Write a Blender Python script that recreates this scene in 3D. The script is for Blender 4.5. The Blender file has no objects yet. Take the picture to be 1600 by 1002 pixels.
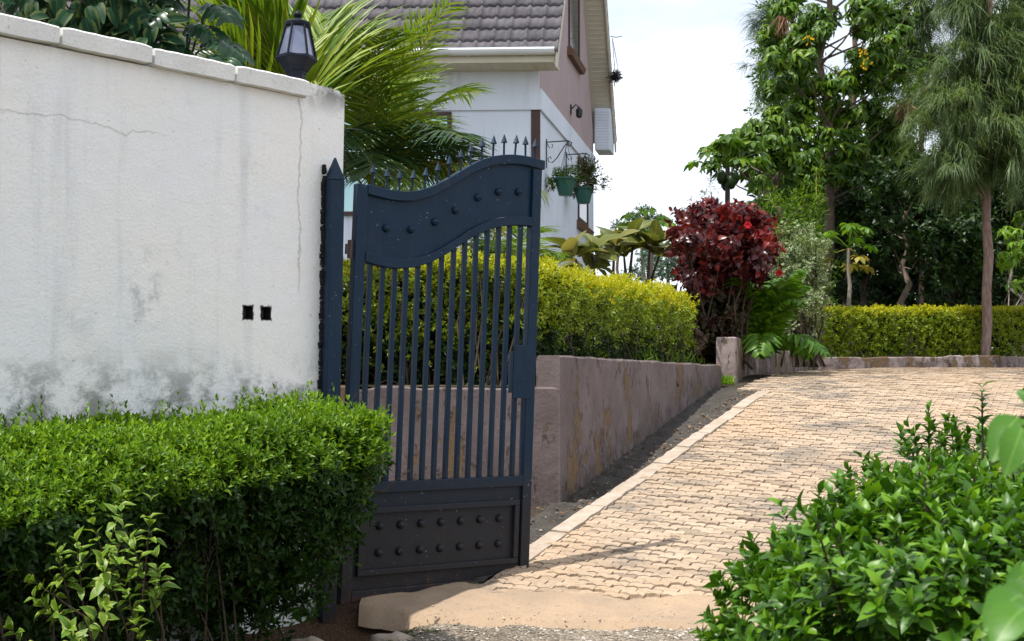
import bpy, math, random
import numpy as np
from mathutils import Vector, Matrix
random.seed(7); rng = np.random.default_rng(7)
SC = bpy.context.scene; COL = SC.collection
R = math.radians; PI = math.pi

# ------------------------------------------------------------------ camera model (eye at the origin, y forward, z up)
FPX = 2222.0; PITCH = math.atan(99 / FPX); CP, SP = math.cos(PITCH), math.sin(PITCH)
def ray(px, py):
    a = (px - 800) / FPX; b = (501 - py) / FPX
    return np.array([a, CP - b * SP, SP + b * CP])
def at(px, py, d):
    r = ray(px, py); return r * d / r[1]

def G(y):                                     # height of the road and the drive, which climbs away from the eye
    if y <= 6.8: return -1.132 - .03 * (6.8 - y)
    if y <= 12.5: return -1.0 + .165 * (y - 7.6)
    if y <= 15.5:
        t = (y - 12.5) / 3
        return (2*t**3-3*t**2+1)*-.1915 + (t**3-2*t**2+t)*3*.165 + (-2*t**3+3*t**2)*.10 + (t**3-t**2)*3*.0185
    if y <= 22: return .10 + .0185 * (y - 15.5)
    return .22
def GB(y): return -.02 + .03 * (y - 9)        # garden terraces

# ------------------------------------------------------------------ objects
def tag(o, label=None, cat=None, group=None, kind=None):
    if label: o['label'] = label
    if cat: o['category'] = cat
    if group: o['group'] = group
    if kind: o['kind'] = kind
    return o
def thing(name, label, cat, loc=(0, 0, 0), rz=0, group=None):
    o = bpy.data.objects.new(name, None); COL.objects.link(o)
    o.empty_display_size = .1
    o.location = loc; o.rotation_euler = (0, 0, rz)
    return tag(o, label, cat, group)
def link(name, me, mat, parent, smooth):
    if smooth: me.shade_smooth()
    elif name == 'driveway' or name == 'gravel': me.shade_flat()
    o = bpy.data.objects.new(name, me); COL.objects.link(o)
    if mat: me.materials.append(mat)
    if parent is not None: o.parent = parent
    return o
def npobj(name, V, F, mat, parent=None, smooth=False, uv=None, origin=None):
    """V (n,3), F (m,k) uniform faces."""
    V = np.asarray(V, dtype=np.float32)
    if origin is not None: V = V - np.asarray(origin, dtype=np.float32)
    F = np.asarray(F, dtype=np.int32); m, k = F.shape
    me = bpy.data.meshes.new(name)
    me.vertices.add(len(V)); me.vertices.foreach_set('co', V.ravel())
    me.loops.add(m * k); me.loops.foreach_set('vertex_index', F.ravel())
    me.polygons.add(m); me.polygons.foreach_set('loop_start', np.arange(0, m * k, k, dtype=np.int32))
    if uv is not None:
        l = me.uv_layers.new(name='UVMap'); l.data.foreach_set('uv', np.asarray(uv, dtype=np.float32)[F.ravel()].ravel())
    me.update(calc_edges=True); me.validate()
    return link(name, me, mat, parent, smooth)

class MB:
    """small solid builder"""
    def __init__(s, xf=None): s.v = []; s.f = []; s.xf = xf
    def add(s, vs, fs):
        b = len(s.v)
        for p in vs: s.v.append(tuple(s.xf(*p)) if s.xf else tuple(p))
        for f in fs: s.f.append(tuple(b + i for i in f))
    def box(s, x0, x1, y0, y1, z0, z1):
        s.add([(x0,y0,z0),(x1,y0,z0),(x1,y1,z0),(x0,y1,z0),(x0,y0,z1),(x1,y0,z1),(x1,y1,z1),(x0,y1,z1)],
              [(0,3,2,1),(4,5,6,7),(0,1,5,4),(1,2,6,5),(2,3,7,6),(3,0,4,7)])
    def hexa(s, b, t):
        s.add(list(b) + list(t), [(0,3,2,1),(4,5,6,7),(0,1,5,4),(1,2,6,5),(2,3,7,6),(3,0,4,7)])
    def lathe(s, prof, cx=0, cy=0, n=16, rot=0):
        vs = []; fs = []
        for r, z in prof:
            for i in range(n):
                a = 2*PI*i/n + rot; vs.append((cx + r*math.cos(a), cy + r*math.sin(a), z))
        for k in range(len(prof)-1):
            for i in range(n):
                j = (i+1) % n; fs.append((k*n+i, k*n+j, (k+1)*n+j, (k+1)*n+i))
        fs.append(tuple(range(n-1, -1, -1))); fs.append(tuple((len(prof)-1)*n + i for i in range(n)))
        s.add(vs, fs)
    def tube(s, pts, rad, n=8):
        V, F = tube(pts, rad, n); s.add([tuple(p) for p in V], [tuple(f) for f in F])
    def prism(s, poly, ax, a0, a1):                      # poly of 2-D points extruded along axis ax (0,1,2)
        def mk(p, a):
            q = list(p); q.insert(ax, a); return tuple(q)
        n = len(poly); vs = [mk(p, a0) for p in poly] + [mk(p, a1) for p in poly]
        s.add(vs, [tuple(range(n-1, -1, -1)), tuple(range(n, 2*n))] + [(i, (i+1) % n, n+(i+1) % n, n+i) for i in range(n)])
    def build(s, name, mat, parent=None, smooth=False, bevel=0, origin=None):
        V = s.v if origin is None else [(p[0]-origin[0], p[1]-origin[1], p[2]-origin[2]) for p in s.v]
        me = bpy.data.meshes.new(name); me.from_pydata(V, [], s.f)
        import bmesh
        bm = bmesh.new(); bm.from_mesh(me); bmesh.ops.recalc_face_normals(bm, faces=bm.faces); bm.to_mesh(me); bm.free()
        o = link(name, me, mat, parent, smooth)
        if bevel:
            m = o.modifiers.new('bevel', 'BEVEL'); m.width = bevel; m.segments = 2; m.limit_method = 'ANGLE'; m.angle_limit = R(35)
        return o

def tube(pts, rad, n=8):
    pts = np.asarray(pts, float); K = len(pts)
    rad = np.full(K, rad) if np.isscalar(rad) else np.asarray(rad, float)
    T = np.gradient(pts, axis=0); T /= np.linalg.norm(T, axis=1)[:, None] + 1e-9
    ref = np.array([1., 0, 0]) if abs(T[0][0]) < .8 else np.array([0, 1., 0])
    V = []
    for i in range(K):
        e1 = np.cross(T[i], ref); e1 /= np.linalg.norm(e1) + 1e-9; e2 = np.cross(T[i], e1)
        a = np.arange(n) * 2*PI/n
        V.append(pts[i] + rad[i] * (np.cos(a)[:, None]*e1 + np.sin(a)[:, None]*e2))
    V = np.concatenate(V)
    F = [(k*n+i, k*n+(i+1) % n, (k+1)*n+(i+1) % n, (k+1)*n+i) for k in range(K-1) for i in range(n)]
    return V, np.array(F, dtype=int)

class Arr:
    """collects uniform-face arrays"""
    def __init__(s): s.V = []; s.F = []; s.U = []; s.n = 0
    def add(s, V, F, U=None):
        s.V.append(V); s.F.append(np.asarray(F) + s.n); s.n += len(V)
        s.U.append(U if U is not None else np.zeros((len(V), 2)))
    def tube(s, pts, rad, n=5):
        V, F = tube(pts, rad, n); s.add(V, F)
    def build(s, name, mat, parent=None, smooth=False, origin=None):
        if not s.V: return None
        return npobj(name, np.concatenate(s.V), np.concatenate(s.F), mat, parent, smooth, np.concatenate(s.U), origin)

# ------------------------------------------------------------------ node materials
class NM:
    def __init__(s, name):
        s.m = bpy.data.materials.new(name); s.m.use_nodes = True; s.nt = s.m.node_tree
        s.b = s.nt.nodes['Principled BSDF']; s.out = s.nt.nodes['Material Output']
    def n(s, typ, props=None, **inp):
        nd = s.nt.nodes.new(typ)
        for k, v in (props or {}).items(): setattr(nd, k, v)
        for k, v in inp.items():
            sock = nd.inputs[int(k[1:])] if k[0] == 'i' and k[1:].isdigit() else nd.inputs[k.replace('_', ' ')]
            s.set(sock, v)
        return nd
    def set(s, sock, v):
        if isinstance(v, bpy.types.NodeSocket): s.nt.links.new(v, sock)
        elif isinstance(v, bpy.types.Node): s.nt.links.new(v.outputs[0], sock)
        else:
            if sock.type == 'RGBA' and len(v) == 3: v = (*v, 1)
            sock.default_value = v
    def co(s, scale=(1, 1, 1), kind='Object'):
        tc = s.n('ShaderNodeTexCoord')
        return s.n('ShaderNodeMapping', None, i0=tc.outputs[kind], Scale=scale).outputs[0]
    def noise(s, scale, detail=6, rough=.6, co=None, dist=0, kind='Object', st=(1, 1, 1)):
        nd = s.n('ShaderNodeTexNoise', None, Vector=co if co is not None else s.co(st, kind), Scale=scale, Detail=detail, Roughness=rough, Distortion=dist)
        return nd.outputs['Fac']
    def ramp(s, fac, stops):
        nd = s.n('ShaderNodeValToRGB', None, Fac=fac); e = nd.color_ramp.elements
        while len(e) < len(stops): e.new(.5)
        for k, (p, c) in enumerate(stops):
            e[k].position = p; e[k].color = (*c, 1) if not np.isscalar(c) else (c, c, c, 1)
        return nd.outputs[0]
    def mix(s, fac, a, b, mode='MIX'):
        nd = s.n('ShaderNodeMix', dict(data_type='RGBA', blend_type=mode))
        s.set(nd.inputs[0], fac); s.set(nd.inputs[6], a); s.set(nd.inputs[7], b)
        return nd.outputs[2]
    def math(s, op, a, b=0, clamp=False):
        nd = s.n('ShaderNodeMath', dict(operation=op, use_clamp=clamp)); s.set(nd.inputs[0], a); s.set(nd.inputs[1], b)
        return nd.outputs[0]
    def rng(s, v, a, b, c=0, d=1):
        nd = s.n('ShaderNodeMapRange', dict(interpolation_type='SMOOTHSTEP')); s.set(nd.inputs[0], v)
        for k, x in zip((1, 2, 3, 4), (a, b, c, d)): nd.inputs[k].default_value = x
        return nd.outputs[0]
    def bump(s, h, strength=.3, dist=.01, normal=None):
        nd = s.n('ShaderNodeBump', None, Height=h, Strength=strength, Distance=dist)
        if normal is not None: s.set(nd.inputs['Normal'], normal)
        return nd.outputs[0]
    def xyz(s, kind='Object'):
        tc = s.n('ShaderNodeTexCoord'); nd = s.n('ShaderNodeSeparateXYZ', None, i0=tc.outputs[kind])
        return nd.outputs
    def fin(s, col=None, rough=None, normal=None, metal=None, spec=None):
        if col is not None: s.set(s.b.inputs['Base Color'], col)
        if rough is not None: s.set(s.b.inputs['Roughness'], rough)
        if normal is not None: s.set(s.b.inputs['Normal'], normal)
        if metal is not None: s.set(s.b.inputs['Metallic'], metal)
        if spec is not None: s.set(s.b.inputs['Specular IOR Level'], spec)
        return s.m

def leaf_mat(name, cols, rough=.45, trans=.3, spec=.3, tint=None, vein=None, edge=None, patch=1.2):
    m = NM(name); geo = m.n('ShaderNodeNewGeometry')
    k = len(cols); c = m.ramp(geo.outputs['Random Per Island'], [(i/(k-1) if k > 1 else 0, cc) for i, cc in enumerate(cols)])
    big = m.noise(patch, 2)
    c = m.mix(m.rng(big, .35, .65), c, m.mix(.55, c, tint or cols[0]))
    if vein or edge:
        uv = m.n('ShaderNodeUVMap'); sp = m.n('ShaderNodeSeparateXYZ', None, i0=uv.outputs[0])
        ax = m.math('ABSOLUTE', m.math('SUBTRACT', sp.outputs[0], .5))
        nz = m.noise(30, 2, co=uv.outputs[0])
        if edge:
            f = m.rng(m.math('ADD', ax, m.math('MULTIPLY', m.math('SUBTRACT', nz, .5), .5)), .26, .36)
            c = m.mix(f, c, edge)
        if vein:
            ribs = m.math('ABSOLUTE', m.math('SUBTRACT', m.math('FRACT', m.math('MULTIPLY', m.math('SUBTRACT', sp.outputs[1], m.math('MULTIPLY', ax, .7)), 7)), .5))
            c = m.mix(m.math('MULTIPLY', m.rng(ribs, .44, .5), .5), c, vein)
            c = m.mix(m.rng(ax, .035, .015), c, vein)
    m.fin(c, rough, spec=spec)
    if trans:
        tr = m.n('ShaderNodeBsdfTranslucent', None, Color=m.mix(.5, c, m.n('ShaderNodeMix', dict(data_type='RGBA', blend_type='MULTIPLY'), i0=1.0, i6=c, i7=(1.6, 1.5, .5)).outputs[2]))
        mx = m.n('ShaderNodeMixShader', None, i0=trans, i1=m.b.outputs[0], i2=tr.outputs[0])
        m.nt.links.new(mx.outputs[0], m.out.inputs[0])
    return m.m

# ---- mineral and metal materials
def mk_plaster():
    m = NM('whitewashed_plaster'); x = m.xyz()
    n1 = m.noise(1.3, 6, .65); n2 = m.noise(9, 8, .7)
    c = m.mix(m.rng(n1, .3, .7), (.84, .815, .77), (.78, .79, .80))
    streak = m.noise(1, 7, .65, st=(7, 7, .55))
    c = m.mix(m.math('MULTIPLY', m.rng(streak, .52, .75), .32), c, (.40, .42, .44))
    blot = m.math('MULTIPLY', m.rng(m.noise(2.2, 9, .72, dist=.4), .57, .70), .45)
    c = m.mix(blot, c, (.50, .52, .53))
    # mould that grew up from the hedge
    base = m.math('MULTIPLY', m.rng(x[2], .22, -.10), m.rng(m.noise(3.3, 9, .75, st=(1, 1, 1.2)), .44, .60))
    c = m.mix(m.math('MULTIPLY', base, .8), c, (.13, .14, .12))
    spot = m.math('MULTIPLY', m.rng(m.noise(38, 6, .7), .62, .68), m.math('MAXIMUM', m.math('MULTIPLY', m.rng(m.noise(2.1, 3), .45, .6), .8), m.rng(x[0], -.10, .12)))
    c = m.mix(m.math('MULTIPLY', spot, .75), c, (.16, .16, .15))
    # weathered grey top of the pillar end
    top = m.math('MULTIPLY', m.math('MULTIPLY', m.rng(x[2], 1.30, 1.47), m.rng(x[0], -.02, .05)), m.rng(n2, .35, .6))
    c = m.mix(m.math('MULTIPLY', top, .85), c, (.10, .095, .085))
    # one long grey scuff in the middle of the wall
    s1 = m.math('MULTIPLY', m.math('MULTIPLY', m.rng(m.math('ABSOLUTE', m.math('SUBTRACT', x[0], -.93)), .16, .02), m.rng(m.math('ABSOLUTE', m.math('SUBTRACT', x[2], .42)), .24, .05)), m.rng(n2, .47, .62))
    c = m.mix(m.math('MULTIPLY', s1, .6), c, (.33, .35, .37))
    # hair cracks
    wob = m.math('MULTIPLY', m.math('SUBTRACT', m.noise(4, 8, .7), .5), .16)
    k1 = m.math('MULTIPLY', m.rng(m.math('ABSOLUTE', m.math('SUBTRACT', m.math('ADD', x[0], wob), -.035)), .006, .001), m.rng(x[2], .35, .55))
    k2 = m.math('MULTIPLY', m.rng(m.math('ABSOLUTE', m.math('SUBTRACT', m.math('ADD', x[2], wob), 1.10)), .005, .001), m.math('MULTIPLY', m.rng(x[0], -.75, -.95), m.rng(x[0], -1.75, -1.55)))
    kk = m.math('MAXIMUM', k1, m.math('MULTIPLY', k2, .7))
    c = m.mix(m.math('MULTIPLY', kk, .30), c, (.30, .26, .20))
    for cx, cz, hw, hh in HOLES:                             # crumbled, dirty edges of the broken-out holes
        dx = m.math('SUBTRACT', m.math('ABSOLUTE', m.math('SUBTRACT', x[0], cx)), hw); dz = m.math('SUBTRACT', m.math('ABSOLUTE', m.math('SUBTRACT', x[2], cz)), hh)
        e = m.math('ADD', m.math('MAXIMUM', dx, dz), m.math('MULTIPLY', m.math('SUBTRACT', m.noise(45, 5, .7), .5), .035))
        c = m.mix(m.math('MULTIPLY', m.rng(e, .008, .001), .9), c, (.035, .033, .03))
    h = m.math('ADD', m.math('MULTIPLY', n2, .6), m.math('MULTIPLY', m.noise(70, 5, .7), .5))
    h = m.math('ADD', h, m.math('MULTIPLY', m.noise(3, 4), 1.2)); h = m.math('SUBTRACT', h, m.math('MULTIPLY', kk, .25))
    return m.fin(c, .9, m.bump(h, .95, .012), spec=.2)
def mk_mauve(name='peeling_mauve_paint', lo=.565, base1=(.115, .090, .088), base2=(.170, .137, .136)):
    m = NM(name); x = m.xyz()
    c = m.mix(m.rng(m.noise(2.5, 6, .65), .3, .7), base1, base2)
    st = m.noise(1, 8, .68, st=(4, 4, 2.1)); pe = m.rng(st, lo, lo + .025)
    fine = m.noise(1, 8, .72, st=(17, 17, 5)); dk = m.rng(fine, .60, .66)
    c = m.mix(m.math('MULTIPLY', m.rng(m.noise(1, 6, .6, st=(5, 5, 1.8)), .45, .75), .4), c, (.10, .078, .075))
    damp = m.math('MULTIPLY', m.rng(m.math('SUBTRACT', x[2], m.math('MULTIPLY', x[1], .165)), .42, -.05), m.rng(m.noise(6, 8, .75), .38, .6))
    c = m.mix(m.math('MULTIPLY', damp, .9), c, (.075, .055, .045))
    brown = m.mix(m.noise(14, 5), (.105, .066, .036), (.17, .118, .073))
    sp_ = m.rng(m.noise(55, 5, .7), .62, .68); c = m.mix(m.math('MULTIPLY', sp_, .7), c, (.05, .042, .038)); rim = m.math('SUBTRACT', m.rng(st, lo-.035, lo), pe); c = m.mix(m.math('MULTIPLY', rim, m.rng(m.noise(11, 4), .45, .6)), c, (.045, .036, .03)); c = m.mix(pe, c, brown); c = m.mix(m.math('MULTIPLY', dk, .8), c, (.055, .042, .03))
    h = m.math('SUBTRACT', m.math('ADD', m.math('MULTIPLY', m.noise(35, 6, .7), .5), m.math('MULTIPLY', m.noise(4, 4), .8)), m.math('MULTIPLY', m.math('MAXIMUM', pe, dk), .7))
    return m.fin(c, .92, m.bump(h, .6, .015), spec=.2)
def mk_conc(name, a, b, stain, s=3):
    m = NM(name); n1 = m.noise(s, 8, .7); n2 = m.noise(s*14, 6, .7)
    c = m.mix(m.rng(n1, .3, .7), a, b); c = m.mix(m.math('MULTIPLY', m.rng(n2, .55, .75), .7), c, stain)
    return m.fin(c, .92, m.bump(m.math('ADD', n2, m.math('MULTIPLY', n1, .7)), .6, .012), spec=.2)
def mk_paint():
    m = NM('navy_gate_paint'); x = m.xyz()
    n = m.noise(6, 8, .7); f = m.noise(60, 5, .7)
    c = m.mix(m.rng(n, .3, .7), (.003, .0165, .038), (.0055, .0225, .048))
    dust = m.math('MULTIPLY', m.rng(x[2], .80, .30), m.rng(n, .05, .5))
    c = m.mix(m.math('MULTIPLY', dust, .85), c, (.022, .019, .019))
    stk = m.rng(m.noise(1, 7, .7, st=(22, 22, 1.5)), .5, .7); c = m.mix(m.math('MULTIPLY', stk, m.rng(n, .3, .7, .1, .45)), c, (.035, .033, .034))
    ru = m.math('MULTIPLY', m.rng(x[2], .16, .01), m.rng(m.noise(16, 7, .75), .48, .62)); c = m.mix(m.math('MULTIPLY', ru, .7), c, (.075, .034, .018))
    chip = m.rng(m.noise(95, 3, .5), .735, .75); c = m.mix(m.math('MULTIPLY', chip, .8), c, (.5, .5, .5))
    r = m.math('ADD', .30, m.math('MULTIPLY', f, .25)); 
    return m.fin(c, r, m.bump(m.math('ADD', f, m.math('MULTIPLY', m.noise(14, 3), 1.0)), .22, .004), spec=.2)
def mk_simple(name, a, b=None, rough=.6, metal=0, sc=8, bmp=.15, spec=.4):
    m = NM(name); n = m.noise(sc, 6, .65)
    return m.fin(m.mix(m.rng(n, .3, .7), a, b or tuple(q*.8 for q in a)), rough, m.bump(m.noise(sc*6, 4), bmp, .006), metal, spec)
def mk_paver():
    m = NM('sandy_paver'); geo = m.n('ShaderNodeNewGeometry'); r = geo.outputs['Random Per Island']
    c = m.ramp(r, [(0, (.19, .15, .115)), (.12, (.30, .23, .165)), (.5, (.37, .285, .205)), (.8, (.34, .265, .195)), (1, (.42, .325, .235))])
    c = m.mix(m.math('MULTIPLY', m.rng(m.noise(1.6, 8, .72, st=(1, 1.6, 1)), .47, .63), .8), c, (.14, .125, .11))
    c = m.mix(m.math('MULTIPLY', m.rng(m.noise(.45, 5, .6, st=(1.3, 1, 1)), .44, .62), .7), c, (.40, .285, .188))
    n = m.noise(40, 8, .75); c = m.mix(m.math('MULTIPLY', m.rng(n, .50, .66), .55), c, (.12, .095, .075))
    return m.fin(c, .93, m.bump(m.math('ADD', n, m.math('MULTIPLY', m.noise(120, 4), .6)), .5, .006), spec=.15)
def mk_ground():
    m = NM('gravel_road'); x = m.xyz()
    n = m.noise(2.2, 7, .65); v = m.n('ShaderNodeTexVoronoi', None, Vector=m.co(), Scale=75.0)
    c = m.mix(m.rng(n, .35, .65), (.20, .165, .125), (.33, .275, .21))
    c = m.mix(.55, c, m.mix(1, c, m.ramp(m.n('ShaderNodeSeparateColor', None, i0=v.outputs['Color']).outputs[0], [(0, .35), (.6, 1), (1, 1.9)]), 'MULTIPLY'))
    soil = m.math('MULTIPLY', m.rng(m.math('ADD', x[0], m.math('MULTIPLY', m.noise(7, 4), .16)), -.38, -.46), m.rng(x[1], 8.2, 7.6))
    c = m.mix(soil, c, m.mix(m.noise(18, 8, .75), (.035, .02, .013), (.15, .085, .05)))
    far = m.rng(x[1], 7.1, 7.6); c = m.mix(far, c, m.mix(n, (.04, .032, .025), (.095, .075, .055)))
    far2 = m.rng(x[1], 23, 26); c = m.mix(far2, c, (.05, .07, .025))
    return m.fin(c, .95, m.bump(m.math('ADD', m.math('MULTIPLY', v.outputs['Distance'], -1.2), m.math('MULTIPLY', m.noise(22, 8, .75), 1.6)), .9, .02), spec=.2)
def mk_bark(name, a, b, s=6):
    m = NM(name); n = m.noise(s, 8, .7, st=(3, 3, .6)); n2 = m.noise(3, 4)
    c = m.mix(m.rng(n, .35, .65), a, b); c = m.mix(m.math('MULTIPLY', m.rng(n2, .5, .7), .5), c, tuple(q*.55 for q in a))
    return m.fin(c, .9, m.bump(n, .7, .02), spec=.2)
def mk_roof():
    m = NM('grey_brown_roof_tile'); n = m.noise(5, 7, .7); f = m.noise(1, 5, .6, st=(60, 2, 2))
    c = m.mix(m.rng(n, .3, .7), (.055, .050, .060), (.115, .107, .118)); c = m.mix(m.math('MULTIPLY', m.rng(f, .5, .8), .4), c, (.04, .038, .044))
    c = m.mix(m.math('MULTIPLY', m.rng(m.noise(40, 3), .68, .75), .7), c, (.35, .34, .33))
    return m.fin(c, .75, m.bump(m.noise(90, 4), .3, .006), spec=.3)

O = np.array([-1.008, 6.9]); WU = np.array([.6466, .7628]); WNN = np.array([.7628, -.6466]); wrz = math.atan2(WU[1], WU[0])
def on_wall(px, py):
    r = ray(px, py); t = (O @ WNN)/(r[:2] @ WNN); p = r*t
    return (p[:2]-O) @ WU, p[2]
hs = [on_wall(380, 478), on_wall(395, 499), on_wall(408, 480), on_wall(423, 501)]
HOLES = [((hs[k][0]+hs[k+1][0])/2, (hs[0][1]+hs[1][1])/2, (hs[k+1][0]-hs[k][0])/2, (hs[0][1]-hs[1][1])/2) for k in (0, 2)]
PLASTER = mk_plaster(); MAUVE = mk_mauve(); MAUVE2 = mk_mauve('brown_patched_mauve_paint', .53, (.24, .18, .165), (.36, .30, .29))
COPING = mk_conc('coping_cement', (.74, .73, .70), (.66, .66, .64), (.36, .34, .30), 4)
KERB = mk_conc('kerb_cement', (.42, .36, .30), (.32, .25, .19), (.12, .095, .07), 7)
APRON = mk_conc('dusty_cement_apron', (.36, .26, .175), (.28, .21, .15), (.10, .08, .06), 3.5)
GUTTER = mk_conc('grimy_stone_gutter', (.065, .058, .05), (.035, .031, .028), (.19, .165, .135), 5)
PAINT = mk_paint(); PAVER = mk_paver(); GROUND = mk_ground(); ROOF = mk_roof()
SOIL = mk_conc('garden_soil', (.09, .065, .04), (.05, .06, .025), (.14, .10, .06), 3)
BARK = mk_bark('brown_bark', (.115, .085, .065), (.20, .155, .12)); PALEBARK = mk_bark('pale_bark', (.33, .29, .25), (.22, .19, .16))
PINEBARK = mk_bark('pinkish_bark', (.15, .098, .078), (.28, .205, .175), 9)
DARKBARK = mk_bark('dark_bark', (.05, .04, .032), (.10, .08, .065)); TWIG = mk_bark('twig_bark', (.035, .026, .018), (.085, .064, .042), 12)
def mk_house():
    m = NM('house_white_paint'); c = m.mix(m.rng(m.noise(1.5, 5), .3, .7), (.64, .70, .79), (.58, .64, .73))
    st = m.noise(1, 7, .68, st=(5, 5, .45)); c = m.mix(m.math('MULTIPLY', m.rng(st, .5, .75), .4), c, (.36, .38, .40)); f = m.noise(40, 6, .7)
    c = m.mix(m.math('MULTIPLY', m.rng(f, .6, .75), .25), c, (.40, .41, .42)); return m.fin(c, .85, m.bump(f, .4, .01), spec=.2)
HWHITE = mk_house()
HPINK = mk_simple('house_mauve_paint', (.37, .29, .295), (.33, .26, .265), .85, sc=2)
BROWN = mk_simple('brown_paint', (.060, .030, .024), (.045, .022, .018), .6)
SILL = mk_simple('brown_sill', (.16, .085, .05), (.11, .06, .04), .7)
CREAM = mk_simple('cream_board', (.56, .53, .43), (.50, .47, .38), .6, sc=3)
GUTW = mk_simple('gutter_metal', (.62, .65, .66), (.52, .55, .57), .35, sc=3)
GLASS = mk_simple('window_glass', (.42, .60, .60), (.36, .55, .57), .06, .55, sc=.7, bmp=0, spec=.6)
DGLASS = mk_simple('dark_window_glass', (.02, .03, .035), (.02, .03, .035), .1, bmp=0)
BLACK = mk_simple('black_iron', (.012, .013, .017), (.02, .02, .024), .45); DARK = mk_simple('dark_cavity', (.006, .006, .006), None, .9)
LANT = mk_simple('lantern_black_paint', (.008, .010, .017), (.012, .015, .023), .42, spec=.12)
PANE = mk_simple('lantern_glass', (.20, .22, .30), (.13, .15, .22), .12, .35, sc=9, bmp=.05)
BULB = mk_simple('frosted_bulb', (.85, .85, .85), None, .35)
POTG = mk_simple('green_plastic', (.012, .075, .055), (.016, .09, .066), .4)
RUST = mk_simple('rusty_iron', (.06, .045, .045), (.10, .06, .045), .7)

L_HEDGE = leaf_mat('hedge_leaf', [(.055, .13, .007), (.10, .21, .010), (.16, .29, .014), (.26, .40, .022)], .42, .38, .28)  # young top growth, with sunlit brightness put into its green
L_HEDGE_SHADE = leaf_mat('shaded_old_hedge_leaf', [(.012, .034, .005), (.020, .054, .007), (.036, .086, .010)], .45, .25, .22)  # older low and inner hedge leaf, shade put into its darker green
L_GLOSS = leaf_mat('glossy_hedge_leaf', [(.024, .075, .004), (.042, .12, .006), (.07, .18, .008), (.14, .28, .012)], .38, .30, .3)
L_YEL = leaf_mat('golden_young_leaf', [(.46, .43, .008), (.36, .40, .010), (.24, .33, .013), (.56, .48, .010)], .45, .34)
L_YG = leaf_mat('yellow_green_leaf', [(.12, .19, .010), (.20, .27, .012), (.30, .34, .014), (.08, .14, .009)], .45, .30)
L_INNER_SHADE = leaf_mat('shaded_inner_leaf', [(.012, .030, .005), (.020, .048, .007), (.036, .074, .010)], .45, .25, .2)  # inner and low leaf of the golden and far hedges, darkened to paint shade
L_TREE = leaf_mat('tree_leaf', [(.026, .07, .005), (.055, .13, .007), (.10, .20, .010), (.20, .31, .015)], .42, .32, .3, patch=.6)
L_TREED = leaf_mat('shade_deep_tree_leaf', [(.010, .026, .006), (.018, .046, .008), (.036, .082, .012)], .4, .24, .25, patch=.5)  # dark tree green, lowered further so the shade lies in the colour
L_LIME = leaf_mat('lime_leaf', [(.13, .26, .018), (.19, .33, .02), (.10, .21, .02)], .4, .35)
L_PALM = leaf_mat('palm_leaf', [(.07, .14, .010), (.12, .21, .012), (.20, .29, .018), (.26, .31, .03)], .42, .34, .3, patch=2)
L_PALMD = leaf_mat('dark_palm_leaf', [(.018, .045, .013), (.03, .07, .016), (.05, .10, .02)], .4, .22)
L_DRY = leaf_mat('drying_palm_leaf', [(.36, .27, .05), (.26, .23, .045), (.15, .17, .03)], .5, .3)
L_NEED = leaf_mat('needle', [(.07, .12, .042), (.11, .17, .058), (.17, .225, .08)], .5, .32, .25, patch=.7)
L_RED = leaf_mat('copper_leaf', [(.042, .009, .012), (.075, .012, .014), (.14, .015, .018), (.06, .012, .014), (.26, .024, .018)], .32, .30, .5, patch=3)
L_REDT = leaf_mat('scarlet_leaf', [(.14, .010, .013), (.22, .022, .015), (.08, .010, .012)], .4, .32)
L_BRN = leaf_mat('bronze_leaf', [(.040, .022, .012), (.024, .030, .010), (.05, .018, .014)], .5, .25, .2)
L_BASK = leaf_mat('bronze_green_leaf', [(.05, .07, .012), (.09, .05, .015), (.04, .09, .015)], .45, .3)
L_VAR = leaf_mat('cream_edged_leaf', [(.07, .13, .035), (.12, .18, .06)], .42, .28, edge=(.55, .56, .36))
L_SPRIG = leaf_mat('pale_edged_sprig_leaf', [(.07, .16, .012), (.12, .22, .015), (.17, .27, .02)], .45, .3, edge=(.32, .38, .08), vein=(.14, .24, .03))
L_BIG = leaf_mat('veined_dark_leaf', [(.006, .030, .013), (.010, .042, .016)], .55, .16, .1, edge=(.07, .10, .03), vein=(.025, .065, .02))
L_NEAR = leaf_mat('near_leaf', [(.042, .13, .010), (.058, .165, .012)], .38, .28, vein=(.12, .24, .04))
L_FICUS = leaf_mat('olive_leaf', [(.09, .115, .02), (.14, .15, .03), (.06, .09, .016), (.26, .23, .07)], .4, .3, vein=(.24, .23, .08))
L_SPLIT = leaf_mat('split_leaf', [(.007, .040, .012), (.014, .06, .015)], .36, .2, .4)
L_FERN = leaf_mat('fern_leaf', [(.045, .125, .008), (.10, .21, .012), (.18, .31, .018)], .4, .38)
L_HAZY = leaf_mat('hazed_far_leaf', [(.06, .11, .075), (.085, .14, .095), (.045, .09, .065)], .6, .25)  # green shifted to blue, haze painted into the leaf colour
L_DEAD = leaf_mat('dead_leaf', [(.16, .085, .045), (.24, .14, .08), (.10, .06, .04)], .7, .2)
MOSS = leaf_mat('moss_leaf', [(.05, .075, .012), (.09, .12, .016), (.07, .06, .02)], .8, .1)
PETAL = leaf_mat('red_petal', [(.50, .006, .012), (.60, .015, .02)], .4, .3)
PETALY = leaf_mat('yellow_petal', [(.75, .50, .01), (.7, .42, .01)], .4, .3)

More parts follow.
